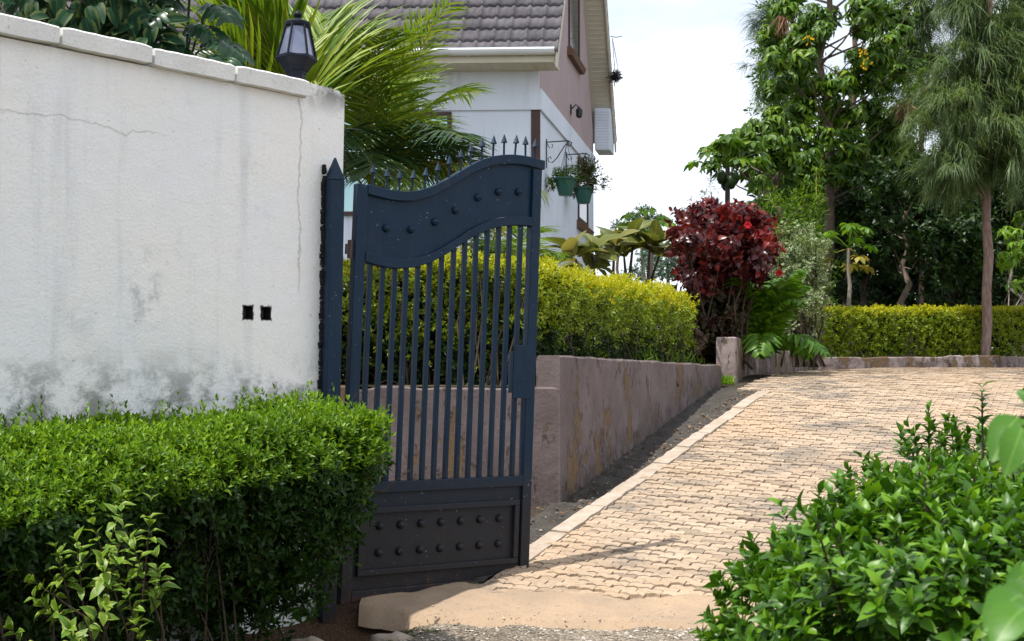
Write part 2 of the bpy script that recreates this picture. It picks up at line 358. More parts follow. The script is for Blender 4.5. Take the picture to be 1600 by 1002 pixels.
# ------------------------------------------------------------------ foliage
def tpl_simple():
    V = np.array([(0,0,0),(-.5,.45,.10),(0,1,-.06),(.5,.45,.10),(0,.5,0)], float)
    return V, np.array([(0,4,1),(1,4,2),(0,3,4),(4,3,2)]), np.c_[V[:,0]+.5, V[:,1]]
def tpl_leaf(stations=((.18,.30),(.42,.5),(.72,.34)), droop=.18, cup=.14, seg=None):
    mid = [(0,0,0)]; 
    z = lambda y: .10*math.sin(PI*min(y*1.2,1)) - droop*y*y
    L = []; Rr = []
    for y, w in stations:
        mid.append((0, y, z(y))); L.append((-w, y, z(y)+cup*w)); Rr.append((w, y, z(y)+cup*w))
    mid.append((0, 1, z(1)))
    n = len(stations); V = np.array(mid + L + Rr, float); l0 = n+2; r0 = l0+n; F = []
    F += [(0,1,l0),(0,r0,1)]
    for k in range(n-1):
        F += [(k+1,k+2,l0+k+1),(k+1,l0+k+1,l0+k),(k+1,r0+k,r0+k+1),(k+1,r0+k+1,k+2)]
    F += [(n,n+1,l0+n-1),(n,r0+n-1,n+1)]
    return V, np.array(F), np.c_[V[:,0]+.5, V[:,1]]
def tpl_blade(droop=.3, n=3):
    V = []; F = []
    for k in range(n):
        y = k/n; w = .5*(1-.15*k) if k else .28
        V += [(-w, y, -droop*y*y + .014), (0, y, -droop*y*y), (w, y, -droop*y*y + .014)]
    V.append((0, 1, -droop)); t = 3*n
    for k in range(n-1):
        a = 3*k; F += [(a,a+1,a+4),(a,a+4,a+3),(a+1,a+2,a+5),(a+1,a+5,a+4)]
    a = 3*(n-1); F += [(a,a+1,t),(a+1,a+2,t)]
    V = np.array(V, float)
    V[:, 2] = np.where(np.abs(V[:, 0]) > 0, V[:, 2]*1, V[:, 2]); return V, np.array(F), np.c_[V[:,0]+.5, V[:,1]]
T_S = tpl_simple(); T_L = tpl_leaf(); T_LONG = tpl_leaf(((.2,.34),(.5,.5),(.78,.30)), .30, .12); T_B = tpl_blade(); T_HANG = tpl_blade(.05, 2)
T_OV = tpl_leaf(((.10,.26),(.28,.46),(.52,.5),(.76,.36),(.92,.15)), .22, .16)

def unit(a): return a / (np.linalg.norm(a, axis=-1, keepdims=True) + 1e-9)
def scatter(A, tpl, P, D, N, L, W):
    V, F, U = tpl; n = len(P)
    if n == 0: return
    D = unit(D); S = unit(np.cross(D, N)); N = np.cross(S, D)
    L = np.broadcast_to(L, n)[:, None, None]; W = np.broadcast_to(W, n)[:, None, None]
    X = P[:, None, :] + S[:, None, :]*(V[None, :, 0:1]*W) + D[:, None, :]*(V[None, :, 1:2]*L) + N[:, None, :]*(V[None, :, 2:3]*L)
    FF = F[None] + (np.arange(n)*len(V))[:, None, None]
    A.add(X.reshape(-1, 3), FF.reshape(-1, F.shape[1]), np.tile(U, (n, 1)))
def shoots(A, tpl, P, D, nodes=3, L=.04, asp=.42, th=(70, 35), gap=.018, whorl=2, droop=0., jit=.35, taper=.3):
    n = len(P); D = unit(D); ref = unit(rng.normal(size=(n, 3))); E1 = unit(np.cross(D, ref)); E2 = np.cross(D, E1)
    for k in range(nodes):
        t = R(th[0] + (th[1]-th[0])*k/max(nodes-1, 1)) + rng.normal(0, jit*.5, n)
        Pk = P + D*(gap*k*(.8+.4*rng.random(n)))[:, None]
        for j in range(whorl):
            a = k*PI/2*(1 if whorl == 2 else .37) + j*2*PI/whorl + rng.normal(0, jit, n)
            rad = np.cos(a)[:, None]*E1 + np.sin(a)[:, None]*E2
            d = D*np.cos(t)[:, None] + rad*np.sin(t)[:, None]; nn = D*np.sin(t)[:, None] - rad*np.cos(t)[:, None]
            d = d - np.array([0, 0, droop])
            l = L*(1-taper*k/max(nodes, 1))*(.7+.55*rng.random(n))
            scatter(A, tpl, Pk, d, nn, l, l*asp*(.85+.3*rng.random(n)))
def wob(p, s, seed):
    r = np.random.default_rng(seed); o = np.zeros(len(p))
    for k in range(5):
        w = r.normal(size=3)*s*(1+k*.6); o += np.sin(p @ w + r.random()*6.28)/(1+k*.5)
    return o/2.2
def profile_pts(n, A, B, nrm, prof, wts=None, lump=.04, lscale=5, depth=.05, zs=0., seed=1):
    """random points on a hedge: path A->B in plan, cross-section prof [(out, z)] from back top to front bottom"""
    A = np.array(A, float); B = np.array(B, float); nrm = np.array(nrm, float); Ln = np.linalg.norm(B-A)
    pr = np.array(prof, float); seg = np.linalg.norm(np.diff(pr, axis=0), axis=1)
    w = seg*(np.array(wts) if wts is not None else 1); w = w/w.sum()
    k = rng.choice(len(seg), n, p=w); f = rng.random(n)
    q = pr[k] + (pr[k+1]-pr[k])*f[:, None]; tv = (pr[k+1]-pr[k])/seg[k][:, None]
    on = np.c_[-tv[:, 1], tv[:, 0]]                      # outward normal in (out,z)
    s = rng.random(n)
    base = A + (B-A)*s[:, None]
    P = np.c_[base + nrm*q[:, 0:1], q[:, 1] + zs*(s-1)*Ln]
    Nn = np.c_[nrm*on[:, 0:1], on[:, 1]]
    d = wob(P, lscale, seed)*lump - rng.exponential(depth, n)
    return P + Nn*d[:, None], Nn
def sprout(Nn, up=.6, jit=.5):
    return unit(Nn + np.array([0, 0, up]) + rng.normal(0, jit, Nn.shape))
def twigs(A, n, pts, base_z, spread=.25, r=.006, up=None):
    """stems from the ground up to points of the crown"""
    for _ in range(n):
        p = pts[rng.integers(len(pts))]; b = np.array([p[0]+rng.normal(0, spread), p[1]+rng.normal(0, spread), base_z])
        m = (b+p)/2 + rng.normal(0, .06, 3)
        A.tube([b, m, p], [r*1.3, r, r*.5], 5)
def ball(n, c, r, sq=(1, 1, .8), shell=.45):
    v = unit(rng.normal(size=(n, 3))); rr = (shell + (1-shell)*rng.random(n)**.6)[:, None]
    return np.asarray(c) + v*rr*r*np.array(sq), v

def limbs(A, trunk, cents, r0, n=6, start=.35):
    tr = np.asarray(trunk, float)
    for c in cents:
        c = np.asarray(c); zt = tr[:, 2]
        zb = min(max(c[2] - .5*np.linalg.norm(c[:2]-tr[-1][:2]) - .3*rng.random(), zt[0]+(zt[-1]-zt[0])*start), zt[-1])
        b = np.array([np.interp(zb, zt, tr[:, 0]), np.interp(zb, zt, tr[:, 1]), zb])
        m = b*.45 + c*.55 + np.array([0, 0, -.08]) + rng.normal(0, .08, 3)
        A.tube([b, m, c], [r0*.55, r0*.35, r0*.14], n)
        for _ in range(3):
            A.tube([m*.3+c*.7, c + rng.normal(0, .22, 3)], [r0*.16, r0*.06], 4)
def trunk_line(b, t, k=7, w=.05):
    b = np.asarray(b, float); t = np.asarray(t, float); f = np.linspace(0, 1, k)[:, None]
    p = b + (t-b)*f; j = rng.normal(0, w, (k, 3)); j[0] = 0; j[-1] = 0; j[:, 2] = 0; return p + j

def frond(Al, Ar, base, az, L, rise, droop, nl=34, ll=.45, lw=.03, fold=.5, tpl=T_B, twist=0., r=.010, bare=.22, sweep=.75, hang=.35):
    """a pinnate frond: rachis into Ar, leaflets into Al"""
    h = np.array([math.cos(az), math.sin(az), 0]); t = np.linspace(0, 1, 9)
    pts = np.array(base) + h*(L*(t*math.cos(rise) + .10*t*t))[:, None] + np.array([0, 0, 1.])*(L*(t*math.sin(rise) - droop*t**2.2))[:, None]
    pts += np.cross(h, [0, 0, 1.])*(twist*L*t**2)[:, None]
    Ar.tube(pts, r*(1-.75*t), 5)
    s = np.linspace(bare, .985, nl); P = np.stack([np.interp(s, t, pts[:, k]) for k in range(3)], 1)
    T = np.stack([np.interp(s, t, np.gradient(pts[:, k])) for k in range(3)], 1); T = unit(T)
    side = unit(np.cross(T, [0, 0, 1.])); upv = np.cross(side, T)
    ln = ll*np.sin(PI*np.clip((s-bare)/(1-bare)*.82+.14, 0, 1))**.6
    for sg in (-1, 1):
        fw = sweep*(.7+.6*(s-bare)/(1-bare))
        d = side*sg + T*fw[:, None] + upv*fold - np.array([0, 0, hang])*(.5+rng.random(nl))[:, None] + rng.normal(0, .09, (nl, 3))
        scatter(Al, tpl, P, d, upv + side*sg*-.3 + rng.normal(0, .12, (nl, 3)), ln*(.85+.3*rng.random(nl)), lw)

# ================================================================== SETTING
def sheet(name, xs, ys, zf, mat, z=0.):
    V = [(x, y, zf(x, y)+z) for y in ys for x in xs]; nx = len(xs)
    F = [(j*nx+i, j*nx+i+1, (j+1)*nx+i+1, (j+1)*nx+i) for j in range(len(ys)-1) for i in range(nx-1)]
    return tag(npobj(name, V, F, mat, smooth=True), kind='structure')
def pit(x, y):                                           # washed-out hollow under the gate hinge
    return -.10*math.exp(-((x+.72)**2/.05 + (y-6.75)**2/.09)) - .05*math.exp(-((x+.95)**2/.08 + (y-6.3)**2/.2))
def gz(x, y):
    z = G(y) + pit(x, y)
    k_ = max(0, min(1, (6.85-y)*6))*max(0, min(1, (-.40-x)*6)); z += k_*(.012*math.sin(x*31+y*9)*math.sin(y*37-x*5) + .007*math.sin(x*57-y*23))
    if 5 < y < 9 and -3 < x < 3: z += .010*math.sin(x*9+y*4)*math.sin(y*7-x*3) + .006*math.sin(x*23+y*17)
    return z
xs = np.concatenate([[-300, -100, -30, -10, -5], np.arange(-3, 3.01, .06), [4, 6, 8, 10, 14, 30, 100, 300]])
ys = np.concatenate([[-60, -20, -5, 0, 2, 4], np.arange(4.8, 9.01, .06), np.arange(9.3, 22.1, .3), [23, 26, 40, 80, 150, 400]])
sheet('ground', xs, ys, gz, GROUND)

# retaining wall line, kerb line
WA = np.array([.304, 9.0]); WB = np.array([2.015, 13.7]); WD = (WB-WA)/np.linalg.norm(WB-WA); WN = np.array([WD[1], -WD[0]])
KA = np.array([.069, 7.75]); KB_ = np.array([2.279, 13.0]); KD = (KB_-KA)/np.linalg.norm(KB_-KA); KN = np.array([KD[1], -KD[0]])

# --- interlocking pavers of the drive: one sheet of stones
def pavers():
    Lp, Wp, a = .132, .066, .0095; ux = KN; uy = KD          # rows run across the drive
    V = []; F = []
    def top(cx, cy): return G(cy) + .030
    o = KA - KD*.9
    for j in range(-2, 250):
        for i in range(-2, 104):
            l = (i + .5*(j % 2))*Lp; w = j*Wp
            c = o + ux*(l+.5*Lp) + uy*(w+.5*Wp)
            if c[1] < 7.12 or c[1] > 21.85: continue
            side = (c-KA) @ KN
            if c[1] < 13.2:
                if side < -.08: continue
            else:
                xl = 2.19 + (c[1]-14)*.3 + .12
                if c[0] < min(xl, 99): continue
            if c[0] > .375*c[1] + .9: continue
            g = .0020 + .0036*random.random()**2; tl = (random.gauss(0, .006), random.gauss(0, .008)); dz = random.gauss(0, .0035)
            pts = []
            for k in range(5):
                x = l + Lp*k/4; x = x + g if k == 0 else x - g if k == 4 else x; x = max(x, -.025) if c[1] < 13.2 else x
                zz = a if k % 2 else -a
                pts.append((x, w + zz + g))
            for k in range(4, -1, -1):
                x = l + Lp*k/4; x = x + g if k == 0 else x - g if k == 4 else x; x = max(x, -.025) if c[1] < 13.2 else x
                zz = a if k % 2 else -a
                pts.append((x, w + Wp + zz - g))
            b = len(V); cen = np.mean(pts, axis=0)
            for lev in (0, 1):
                for p in pts:
                    q = np.array(p); 
                    if lev: q = cen + (q-cen)*np.array([.990, .972])
                    wp = o + ux*q[0] + uy*q[1]
                    V.append((wp[0], wp[1], G(wp[1]) + (.030 + dz + tl[0]*(q[0]-cen[0])*9*.3 + tl[1]*(q[1]-cen[1])*9*.3 if lev else .010)))
            for k in range(10): 
                k2 = (k+1) % 10; F.append((b+k, b+k2, b+10+k2, b+10+k))
            for k in range(4): F.append((b+10+k, b+10+k+1, b+10+8-k, b+10+9-k))
    return tag(npobj('driveway', V, F, PAVER), kind='structure')
pavers()
# joint sand under the stones
def bed_poly(name, pts, z, mat):
    me = bpy.data.meshes.new(name); me.from_pydata([(x, y, z(y)) for x, y in pts], [], [tuple(range(len(pts)))]); return tag(link(name, me, mat, None, False), kind='structure')
# --- cement apron at the street edge
V = []; F = []; na = 90; nb = 10
for j in range(nb+1):
    for i in range(na+1):
        x = -.74 + 3.4*i/na
        y0 = np.interp(x, (-.74, -.3, .2, 1.1, 3), (6.90, 6.71, 6.65, 6.60, 6.58)) + .008*math.sin(x*7) + .006*math.sin(x*31+1) + .004*math.sin(x*67)
        y1 = 7.33 + .05*math.sin(x*5+2) + .03*math.sin(x*17) + .02*math.sin(x*41) + (-.12 if x > .25 else 0.)*min(1, (x-.25)*3)
        t = j/nb; y = y0 + (y1-y0)*t
        h = .036 + .004*math.sin(x*11+y*5) + .003*math.sin(x*29-y*13)
        if j == 0: h = -.05
        elif j == 1: h -= .006
        if t > .7: h -= (t-.7)/.3*.022
        V.append((x, y + (0 if j else -.006), G(y) + h))
for j in range(nb):
    for i in range(na): F.append((j*(na+1)+i, j*(na+1)+i+1, (j+1)*(na+1)+i+1, (j+1)*(na+1)+i))
tag(npobj('concrete_apron', V, F, APRON, smooth=True), kind='structure')
# --- cement edging strip of the drive, cast in lengths
mb = MB(); s = -.06; Ltot = np.linalg.norm(KB_-KA)
while s < Ltot + .1:
    ln = .55 + .12*random.random(); e = min(s+ln, Ltot+.12); w = .050 + .006*random.random(); h = .040 + random.gauss(0, .004); off = random.gauss(0, .006)
    k = 5
    for q in range(k):
        a0 = s + (e-s)*q/k + (.006 if q == 0 else 0); a1 = s + (e-s)*(q+1)/k - (.006 if q == k-1 else 0)
        P = [KA + KD*a + KN*(n+off+.004*math.sin(a*19)) for a, n in ((a0, -w), (a0, w), (a1, w), (a1, -w))]
        mb.hexa([(p[0], p[1], G(p[1])-.02) for p in P], [(p[0], p[1], G(p[1])+h+.003*math.sin(p[1]*31)) for p in P])
    s = e
tag(mb.build('kerb', KERB), kind='structure')
# --- grimy gutter between edging and wall
V = []; F = []; n = 160; m = 10
for i in range(n+1):
    s = -.42 + (Ltot+.72)*i/n; k0 = KA + KD*s - KN*.05
    wl = WA + WD*((k0-WA) @ WD); wl = wl - WN*.05
    if s < -.2: wl = k0 - KN*(.55)
    for j in range(m+1):
        p = k0 + (wl-k0)*j/m
        V.append((p[0], p[1], G(p[1]) + .016 + .008*math.sin(p[0]*37+p[1]*11)*math.sin(p[1]*29) + random.gauss(0, .006)))
for i in range(n):
    for j in range(m): F.append((i*(m+1)+j, i*(m+1)+j+1, (i+1)*(m+1)+j+1, (i+1)*(m+1)+j))
tag(npobj('gutter_channel', V, F, GUTTER, smooth=True), kind='structure')
# --- raised garden behind the walls
bed_poly('garden_bed', [(-14, 9.12), (.10, 9.12), (.24, 9.06), (1.93, 13.72), (2.08, 14.06), (4.45, 22.06), (4.5, 22.14), (14, 22.14), (30, 22.14), (30, 60), (-30, 60), (-30, 9.12)], GB, SOIL)

# --- small stones, dry leaves and grit
def stones(n, fn, smin, smax, name, mat):
    ico = np.array([(0,0,1),(.9,0,.25),(.28,.85,.25),(-.73,.53,.25),(-.73,-.53,.25),(.28,-.85,.25)], float); Fi = np.array([(0,1,2),(0,2,3),(0,3,4),(0,4,5),(0,5,1)])
    Vs = []; Fs = []; c = 0
    for _ in range(n):
        x, y, z = fn(); s = smin + (smax-smin)*random.random()**3; a = random.random()*6.28
        q = ico*np.array([s*(.7+.6*random.random()), s*(.7+.6*random.random()), s*(.4+.4*random.random())])*(1+rng.normal(0, .12, (6, 1)))
        q = np.c_[q[:, 0]*math.cos(a)-q[:, 1]*math.sin(a), q[:, 0]*math.sin(a)+q[:, 1]*math.cos(a), q[:, 2]-.15*s] + (x, y, z)
        Vs.append(q); Fs.append(Fi+c); c += 6
    return tag(npobj(name, np.concatenate(Vs), np.concatenate(Fs), mat), kind='stuff')
PEB = NM('pebble'); _g = PEB.n('ShaderNodeNewGeometry'); PEB = PEB.fin(PEB.ramp(_g.outputs['Random Per Island'], [(0, (.10, .085, .07)), (.5, (.25, .215, .175)), (.85, (.36, .32, .27)), (1, (.55, .52, .47))]), .9, spec=.2)
def road_pt():
    x = random.uniform(-.48, 1.35) if random.random() < .93 else random.uniform(-1.1, -.4); y = random.uniform(5.9, 6.72); return x, y, gz(x, y)+.002
stones(5200, road_pt, .003, .013, 'gravel', PEB)
def gut_pt():
    s = random.uniform(-.3, Ltot); k0 = KA + KD*s - KN*(.07+.5*random.random()**1.5*max(.3, 1-s/7)); return k0[0], k0[1], G(k0[1]) + .024
GPEB = NM('gutter_pebble'); _g = GPEB.n('ShaderNodeNewGeometry'); GPEB = GPEB.fin(GPEB.ramp(_g.outputs['Random Per Island'], [(0, (.05, .043, .036)), (.6, (.11, .095, .078)), (.92, (.2, .175, .145)), (1, (.42, .39, .35))]), .9, spec=.2)
stones(1500, gut_pt, .003, .011, 'gutter_grit', GPEB)
def drive_pt():
    s = random.uniform(-.2, Ltot); k0 = KA + KD*s + KN*(.07+abs(random.gauss(0, .10))); return k0[0], k0[1], G(k0[1]) + .030
stones(700, drive_pt, .002, .006, 'drive_grit', PEB)
def apron_pt():
    x = random.uniform(-.7, 1.9); y = np.interp(x, (-.74, -.3, .2, 1.1, 3), (6.93, 6.74, 6.68, 6.63, 6.6)) + abs(random.gauss(0, .16)); return x, y, G(y) + .037
stones(900, apron_pt, .0015, .006, 'apron_grit', PEB)
A = Arr(); n = 120                                       # dead leaves blown into gutter and along the wall foot
P = np.array([gut_pt() for _ in range(n)]) + np.array([0, 0, .008]); scatter(A, T_L, P, rng.normal(size=(n, 3))*np.array([1, 1, .15]), np.array([0, 0, 1.]) + rng.normal(0, .3, (n, 3)), .04, .022)
P = np.array([(random.uniform(-.9, .3), random.uniform(6.2, 7.3), 0) for _ in range(26)]); P[:, 2] = [gz(x, y)+.05 for x, y, _ in P]
tag(A.build('dry_leaves', L_DEAD), kind='stuff')
A = Arr(); n = 5200; P = np.c_[rng.normal(-.62, .10, n), rng.normal(6.62, .06, n), np.zeros(n)]; P = P[(wob(P, 14, 3) > -.1) & (P[:, 1] < 6.70 + np.maximum(0, -.3-P[:, 0])*.45)]; P[:, 2] = [gz(x, y) + .005 for x, y, _ in P]; n = len(P)
scatter(A, T_S, P, rng.normal(size=(n, 3))*np.array([1, 1, .5]) + np.array([0, 0, .2]), rng.normal(size=(n, 3))*.5 + np.array([0, 0, 1.]), .013, .009)
n = 900; P = np.c_[rng.normal(-.95, .14, n), rng.normal(6.50, .14, n), np.zeros(n)]; P[:, 2] = [gz(x, y) + .003 for x, y, _ in P]
scatter(A, T_S, P, rng.normal(size=(n, 3))*np.array([1, 1, .5]), rng.normal(size=(n, 3))*.5 + np.array([0, 0, 1.]), .012, .008)
tag(A.build('moss', MOSS), kind='stuff')

# ================================================================== WHITE WALL, POST, GATE, LANTERN
ww = thing('boundary_wall', 'tall whitewashed plaster wall with grey mould stains and coping slabs on top', 'wall', (O[0], O[1], 0), wrz)
# local frame: x along the wall, -y out towards the road
sx = sorted([-5.0, hs[0][0], hs[1][0], hs[2][0], hs[3][0], .2575]); z0h, z1h = hs[1][1], hs[0][1]; zx = [-1.6, z0h, z1h, 1.395]
def lean(x, y, z): return (x - (.032*(1.45-z)/1.45 if x > .2 else 0), y, z)
mb = MB(lean)
for i in range(5):
    for j in range(3):
        if j == 1 and i in (1, 3): continue
        mb.add([(sx[i], 0, zx[j]), (sx[i+1], 0, zx[j]), (sx[i+1], 0, zx[j+1]), (sx[i], 0, zx[j+1])], [(0, 1, 2, 3)])
mb.add([(-5, .22, -1.6), (.2575, .22, -1.6), (.2575, .22, 1.395), (-5, .22, 1.395)], [(3, 2, 1, 0)])
mb.add([(.2575, 0, -1.6), (.2575, .22, -1.6), (.2575, .22, 1.395), (.2575, 0, 1.395)], [(0, 1, 2, 3)])
mb.add([(-5, 0, 1.395), (0.0, 0, 1.395), (0.0, .22, 1.395), (-5, .22, 1.395)], [(0, 1, 2, 3)])
# rounded, broken head of the end pillar
nx = 14; head = [(.2575*i/nx, 1.474 - .012*(i/nx)**3 - (.030*max(0, (i-11)/3)**2) + .004*math.sin(i*2.3)) for i in range(nx+1)]
mb.prism([(0.0, 1.395), (.2575, 1.395)] + [h for h in head[::-1]], 1, .0, .22)
me_o = mb.build('plaster_wall', PLASTER, ww)
for k in (0, 2):                                          # two broken-out socket holes
    a, b = sx[1+k], sx[2+k]; q = MB()
    q.add([(a, 0, z0h), (b, 0, z0h), (b, 0, z1h), (a, 0, z1h), (a, .05, z0h), (b, .05, z0h), (b, .05, z1h), (a, .05, z1h)], [(4, 5, 6, 7), (0, 1, 5, 4), (1, 2, 6, 5), (2, 3, 7, 6), (3, 0, 4, 7)])
    q.box(a+.012, a+.022, .01, .045, z0h+.012, z1h-.016)
    q.build('socket_hole', DARK, ww)
jx = [-5.0, -3.9, -2.7, on_wall(87, 50)[0], on_wall(231, 85)[0], on_wall(360, 115)[0], -.004]
for i in range(len(jx)-1):
    a, b = jx[i]+.007, jx[i+1]-.007; nq = 14; dz = random.gauss(0, .003); V = []
    q = MB(lambda x, y, z: (x, y + .0015*math.sin(x*23+z*40), z + .0008*math.sin(x*17) + .001*math.sin(x*61)))
    vs = []; fs = []
    for k in range(nq+1):
        x = a + (b-a)*k/nq; e = .004 if k in (0, nq) else 0
        vs += [(x, -.045+e, 1.398+dz+e), (x, -.048+e, 1.468+dz-e), (x, -.038+e, 1.476+dz-e), (x, .25, 1.474+dz), (x, .25, 1.398+dz)]
    for k in range(nq):
        for c in range(5): fs.append((k*5+c, k*5+(c+1) % 5, (k+1)*5+(c+1) % 5, (k+1)*5+c))
    fs += [(4, 3, 2, 1, 0), tuple(nq*5+c for c in range(5))]
    q.add(vs, fs); q.build('coping_slab', COPING, ww)

# lantern on the wall head
lx, ly = (at(461, 126, 7.05)[0], 7.05)
lp = at(461, 126, 7.0)
ln = thing('wall_lantern', 'black hexagonal lantern with clouded glass panes standing on the white wall', 'lantern', (lp[0], lp[1]+.02, 1.470), R(12))
ln.rotation_euler = (0, R(1.5), R(12)); ln.scale = (1.08, 1.08, 1.13)
mb = MB(); mb.lathe([(.052, 0), (.052, .012), (.046, .014), (.046, .060), (.050, .064), (.050, .072), (.058, .076), (.070, .098), (.096, .124), (.098, .132), (.090, .136)], n=6)
mb.build('base', LANT, ln, bevel=.002)
mb = MB(); mb.lathe([(.058, .275), (.060, .284), (.060, .292), (.052, .297), (.026, .306), (.014, .309), (.014, .316)], n=12); mb.build('cap', LANT, ln, bevel=.0015)
mb = MB(); mb.lathe([(.008, .314), (.018, .319), (.021, .328), (.017, .337), (.006, .343), (.002, .349)], n=12); mb.build('finial', LANT, ln, smooth=True)
fr = MB()
for i in range(6):
    a = 2*PI*i/6; fr.tube([(.090*math.cos(a), .090*math.sin(a), .134), (.054*math.cos(a), .054*math.sin(a), .278)], .0058, 6)
for z, r in ((.137, .089), (.274, .054)):
    fr.tube([(r*math.cos(2*PI*i/6), r*math.sin(2*PI*i/6), z) for i in range(7)], .0055, 6)
fr.build('cage', LANT, ln)
for i in range(6):
    a, b = 2*PI*i/6, 2*PI*(i+1)/6; q = MB(); r0, r1 = .084, .051
    o_ = [(r0*math.cos(a), r0*math.sin(a), .138), (r0*math.cos(b), r0*math.sin(b), .138), (r1*math.cos(b), r1*math.sin(b), .274), (r1*math.cos(a), r1*math.sin(a), .274)]
    i_ = [(x*.96, y*.96, z) for x, y, z in o_]
    q.hexa(o_, i_); q.build('pane', PANE, ln)

# gate post
U = np.array([.8246, .5657]); GN = np.array([.5657, -.8246]); H = np.array([-.850, 7.0]); HZ = -1.077; grz = math.atan2(U[1], U[0])
pc = H - U*.072 + GN*.012
gp = thing('gate_post', 'navy blue square steel post with pointed top at the end of the white wall', 'post', (pc[0], pc[1], G(7.0)-.06), grz)
hz = 1.0 - (G(7.0)-.06); h = .038; sh = lambda x, y, z: (x + .016*z, y, z)
mb = MB(sh); mb.box(-h, h, -h, h, 0, hz); mb.build('shaft', PAINT, gp, bevel=.005)
mb = MB(sh); mb.hexa([(-h-.002, -h-.002, hz+.001), (h+.002, -h-.002, hz+.001), (h+.002, h+.002, hz+.001), (-h-.002, h+.002, hz+.001)], [(-.004, -.004, hz+.115), (.004, -.004, hz+.115), (.004, .004, hz+.115), (-.004, .004, hz+.115)]); mb.build('pointed_cap', PAINT, gp, bevel=.003)
# crumbled mortar along the post, near-black to paint the dark of the gap
A = MB(sh); random.seed(3)
for k in range(420):
    z = random.uniform(.75, hz+.05+.03*random.random()); x = -h + .002 - .009*random.random()**2; s = .0025+.0075*random.random()**2; yq = random.uniform(.014, .03)
    A.hexa([(x-s, yq, z-s*.8), (x+s*.5, yq, z-s), (x+s*.4, .05, z-s), (x-s, .05, z-s)], [(x-s*.7, yq, z+s), (x+s*.5, yq, z+s*.6), (x+s*.5, .05, z+s), (x-s, .05, z+s)])
A.build('dark_gap_mortar', DARK, gp)

gt = thing('metal_gate', 'tall navy steel gate leaf with wavy studded top panel and upright bars, standing open', 'gate', (H[0], H[1], HZ), grz)
SH = .042
def gx(x, y, z): return (x + SH*z, y, z)                 # the leaf sags a little
TW = np.array([(0, 2.085), (.04, 2.078), (.124, 2.062), (.214, 2.052), (.303, 2.054), (.394, 2.075), (.484, 2.117), (.576, 2.171), (.668, 2.229), (.762, 2.273), (.86, 2.297), (.96, 2.305), (1.06, 2.299), (1.13, 2.285)])
LW = np.array([(0, 1.700), (.047, 1.688), (.124, 1.670), (.213, 1.659), (.302, 1.661), (.392, 1.680), (.483, 1.718), (.574, 1.772), (.665, 1.832), (.76, 1.880), (.856, 1.910), (.954, 1.926), (1.106, 1.926), (1.13, 1.924)])
def sm(tab, u):
    return sum(np.interp(u + d, tab[:, 0], tab[:, 1])*w for d, w in ((-.04, .25), (-.02, .25), (0, 0), (.02, .25), (.04, .25)))
def curved(name, top, bot, u0, u1, y0, y1, bev=.003, n=44):
    mb = MB(gx); us = np.linspace(u0, u1, n); vs = []; fs = []
    for u in us: vs += [(u, y0, bot(u)), (u, y1, bot(u)), (u, y1, top(u)), (u, y0, top(u))]
    for k in range(n-1):
        for c in range(4): fs.append((k*4+c, k*4+(c+1) % 4, (k+1)*4+(c+1) % 4, (k+1)*4+c))
    fs += [(3, 2, 1, 0), tuple(4*(n-1)+c for c in range(4))]
    mb.add(vs, fs); return mb.build(name, PAINT, gt, bevel=bev)
mb = MB(gx); mb.hexa([(0, -.025, 0), (.058, -.025, 0), (.058, .025, 0), (0, .025, 0)], [(0, -.025, 2.075), (.058, -.025, 2.068), (.058, .025, 2.068), (0, .025, 2.075)]); mb.build('stile', PAINT, gt, bevel=.004)
mb = MB(gx); mb.hexa([(1.062, -.025, .02), (1.12, -.025, .02), (1.12, .025, .02), (1.062, .025, .02)], [(1.062, -.025, 2.24), (1.12, -.025, 2.235), (1.12, .025, 2.235), (1.062, .025, 2.24)]); mb.build('stile', PAINT, gt, bevel=.004)
curved('top_rail', lambda u: sm(TW, u), lambda u: sm(TW, u)-.05, .0585, 1.135, -.029, .029)
curved('wave_rail', lambda u: sm(LW, u)+.048, lambda u: sm(LW, u), .0585, 1.0615, -.028, .028)
curved('top_panel', lambda u: sm(TW, u)-.051, lambda u: sm(LW, u)+.049, .0585, 1.0615, -.006, .006, 0)
mb = MB(gx); mb.box(.0585, 1.0615, -.027, .027, .535, .590); mb.build('middle_rail', PAINT, gt, bevel=.004)
mb = MB(gx); mb.box(.0585, 1.0615, -.027, .027, .006, .062); mb.build('bottom_rail', PAINT, gt, bevel=.004)
mb = MB(gx); mb.box(.0585, 1.0615, -.006, .006, .0625, .5345); mb.build('bottom_panel', PAINT, gt)
mb = MB(gx)
for x0, x1, z0, z1 in ((.085, 1.042, .435, .464), (.085, 1.042, .130, .159), (.085, .114, .1595, .4345), (1.013, 1.042, .1595, .4345)): mb.box(x0, x1, -.030, -.0062, z0, z1)
mb.build('panel_frame', PAINT, gt, bevel=.003)
def stud(u, z, r=.021, y=-.0062):
    mb = MB(); prof = [(r*1.0, 0), (r*.95, r*.45), (r*.72, r*.85), (r*.38, r*1.08), (.001, r*1.15)]
    mb.xf = lambda a, b, c: gx(u + a, y - c, z + b)
    mb.lathe(prof, n=14); mb.build('stud', PAINT, gt, smooth=True)
for k in range(7):
    stud(.210+.1195*k, .370); stud(.210+.1195*k, .238)
    u = (.178, .322, .462, .584, .72, .85, .978)[k]; stud(u, sm(TW, u)-.196)
for k in range(14):
    u = .100 + .0695*k; zt = sm(LW, u); mb = MB(gx); tw = random.gauss(0, .0015)
    for q in range(1):
        mb.hexa([(u-.0115, -.0115, .590), (u+.0115, -.0115, .590), (u+.0115, .0115, .590), (u-.0115, .0115, .590)], [(u-.0115+tw, -.0115, zt+.004), (u+.0115+tw, -.0115, zt+.004), (u+.0115+tw, .0115, zt+.004), (u-.0115+tw, .0115, zt+.004)])
    mb.build('bar', PAINT, gt, bevel=.002)
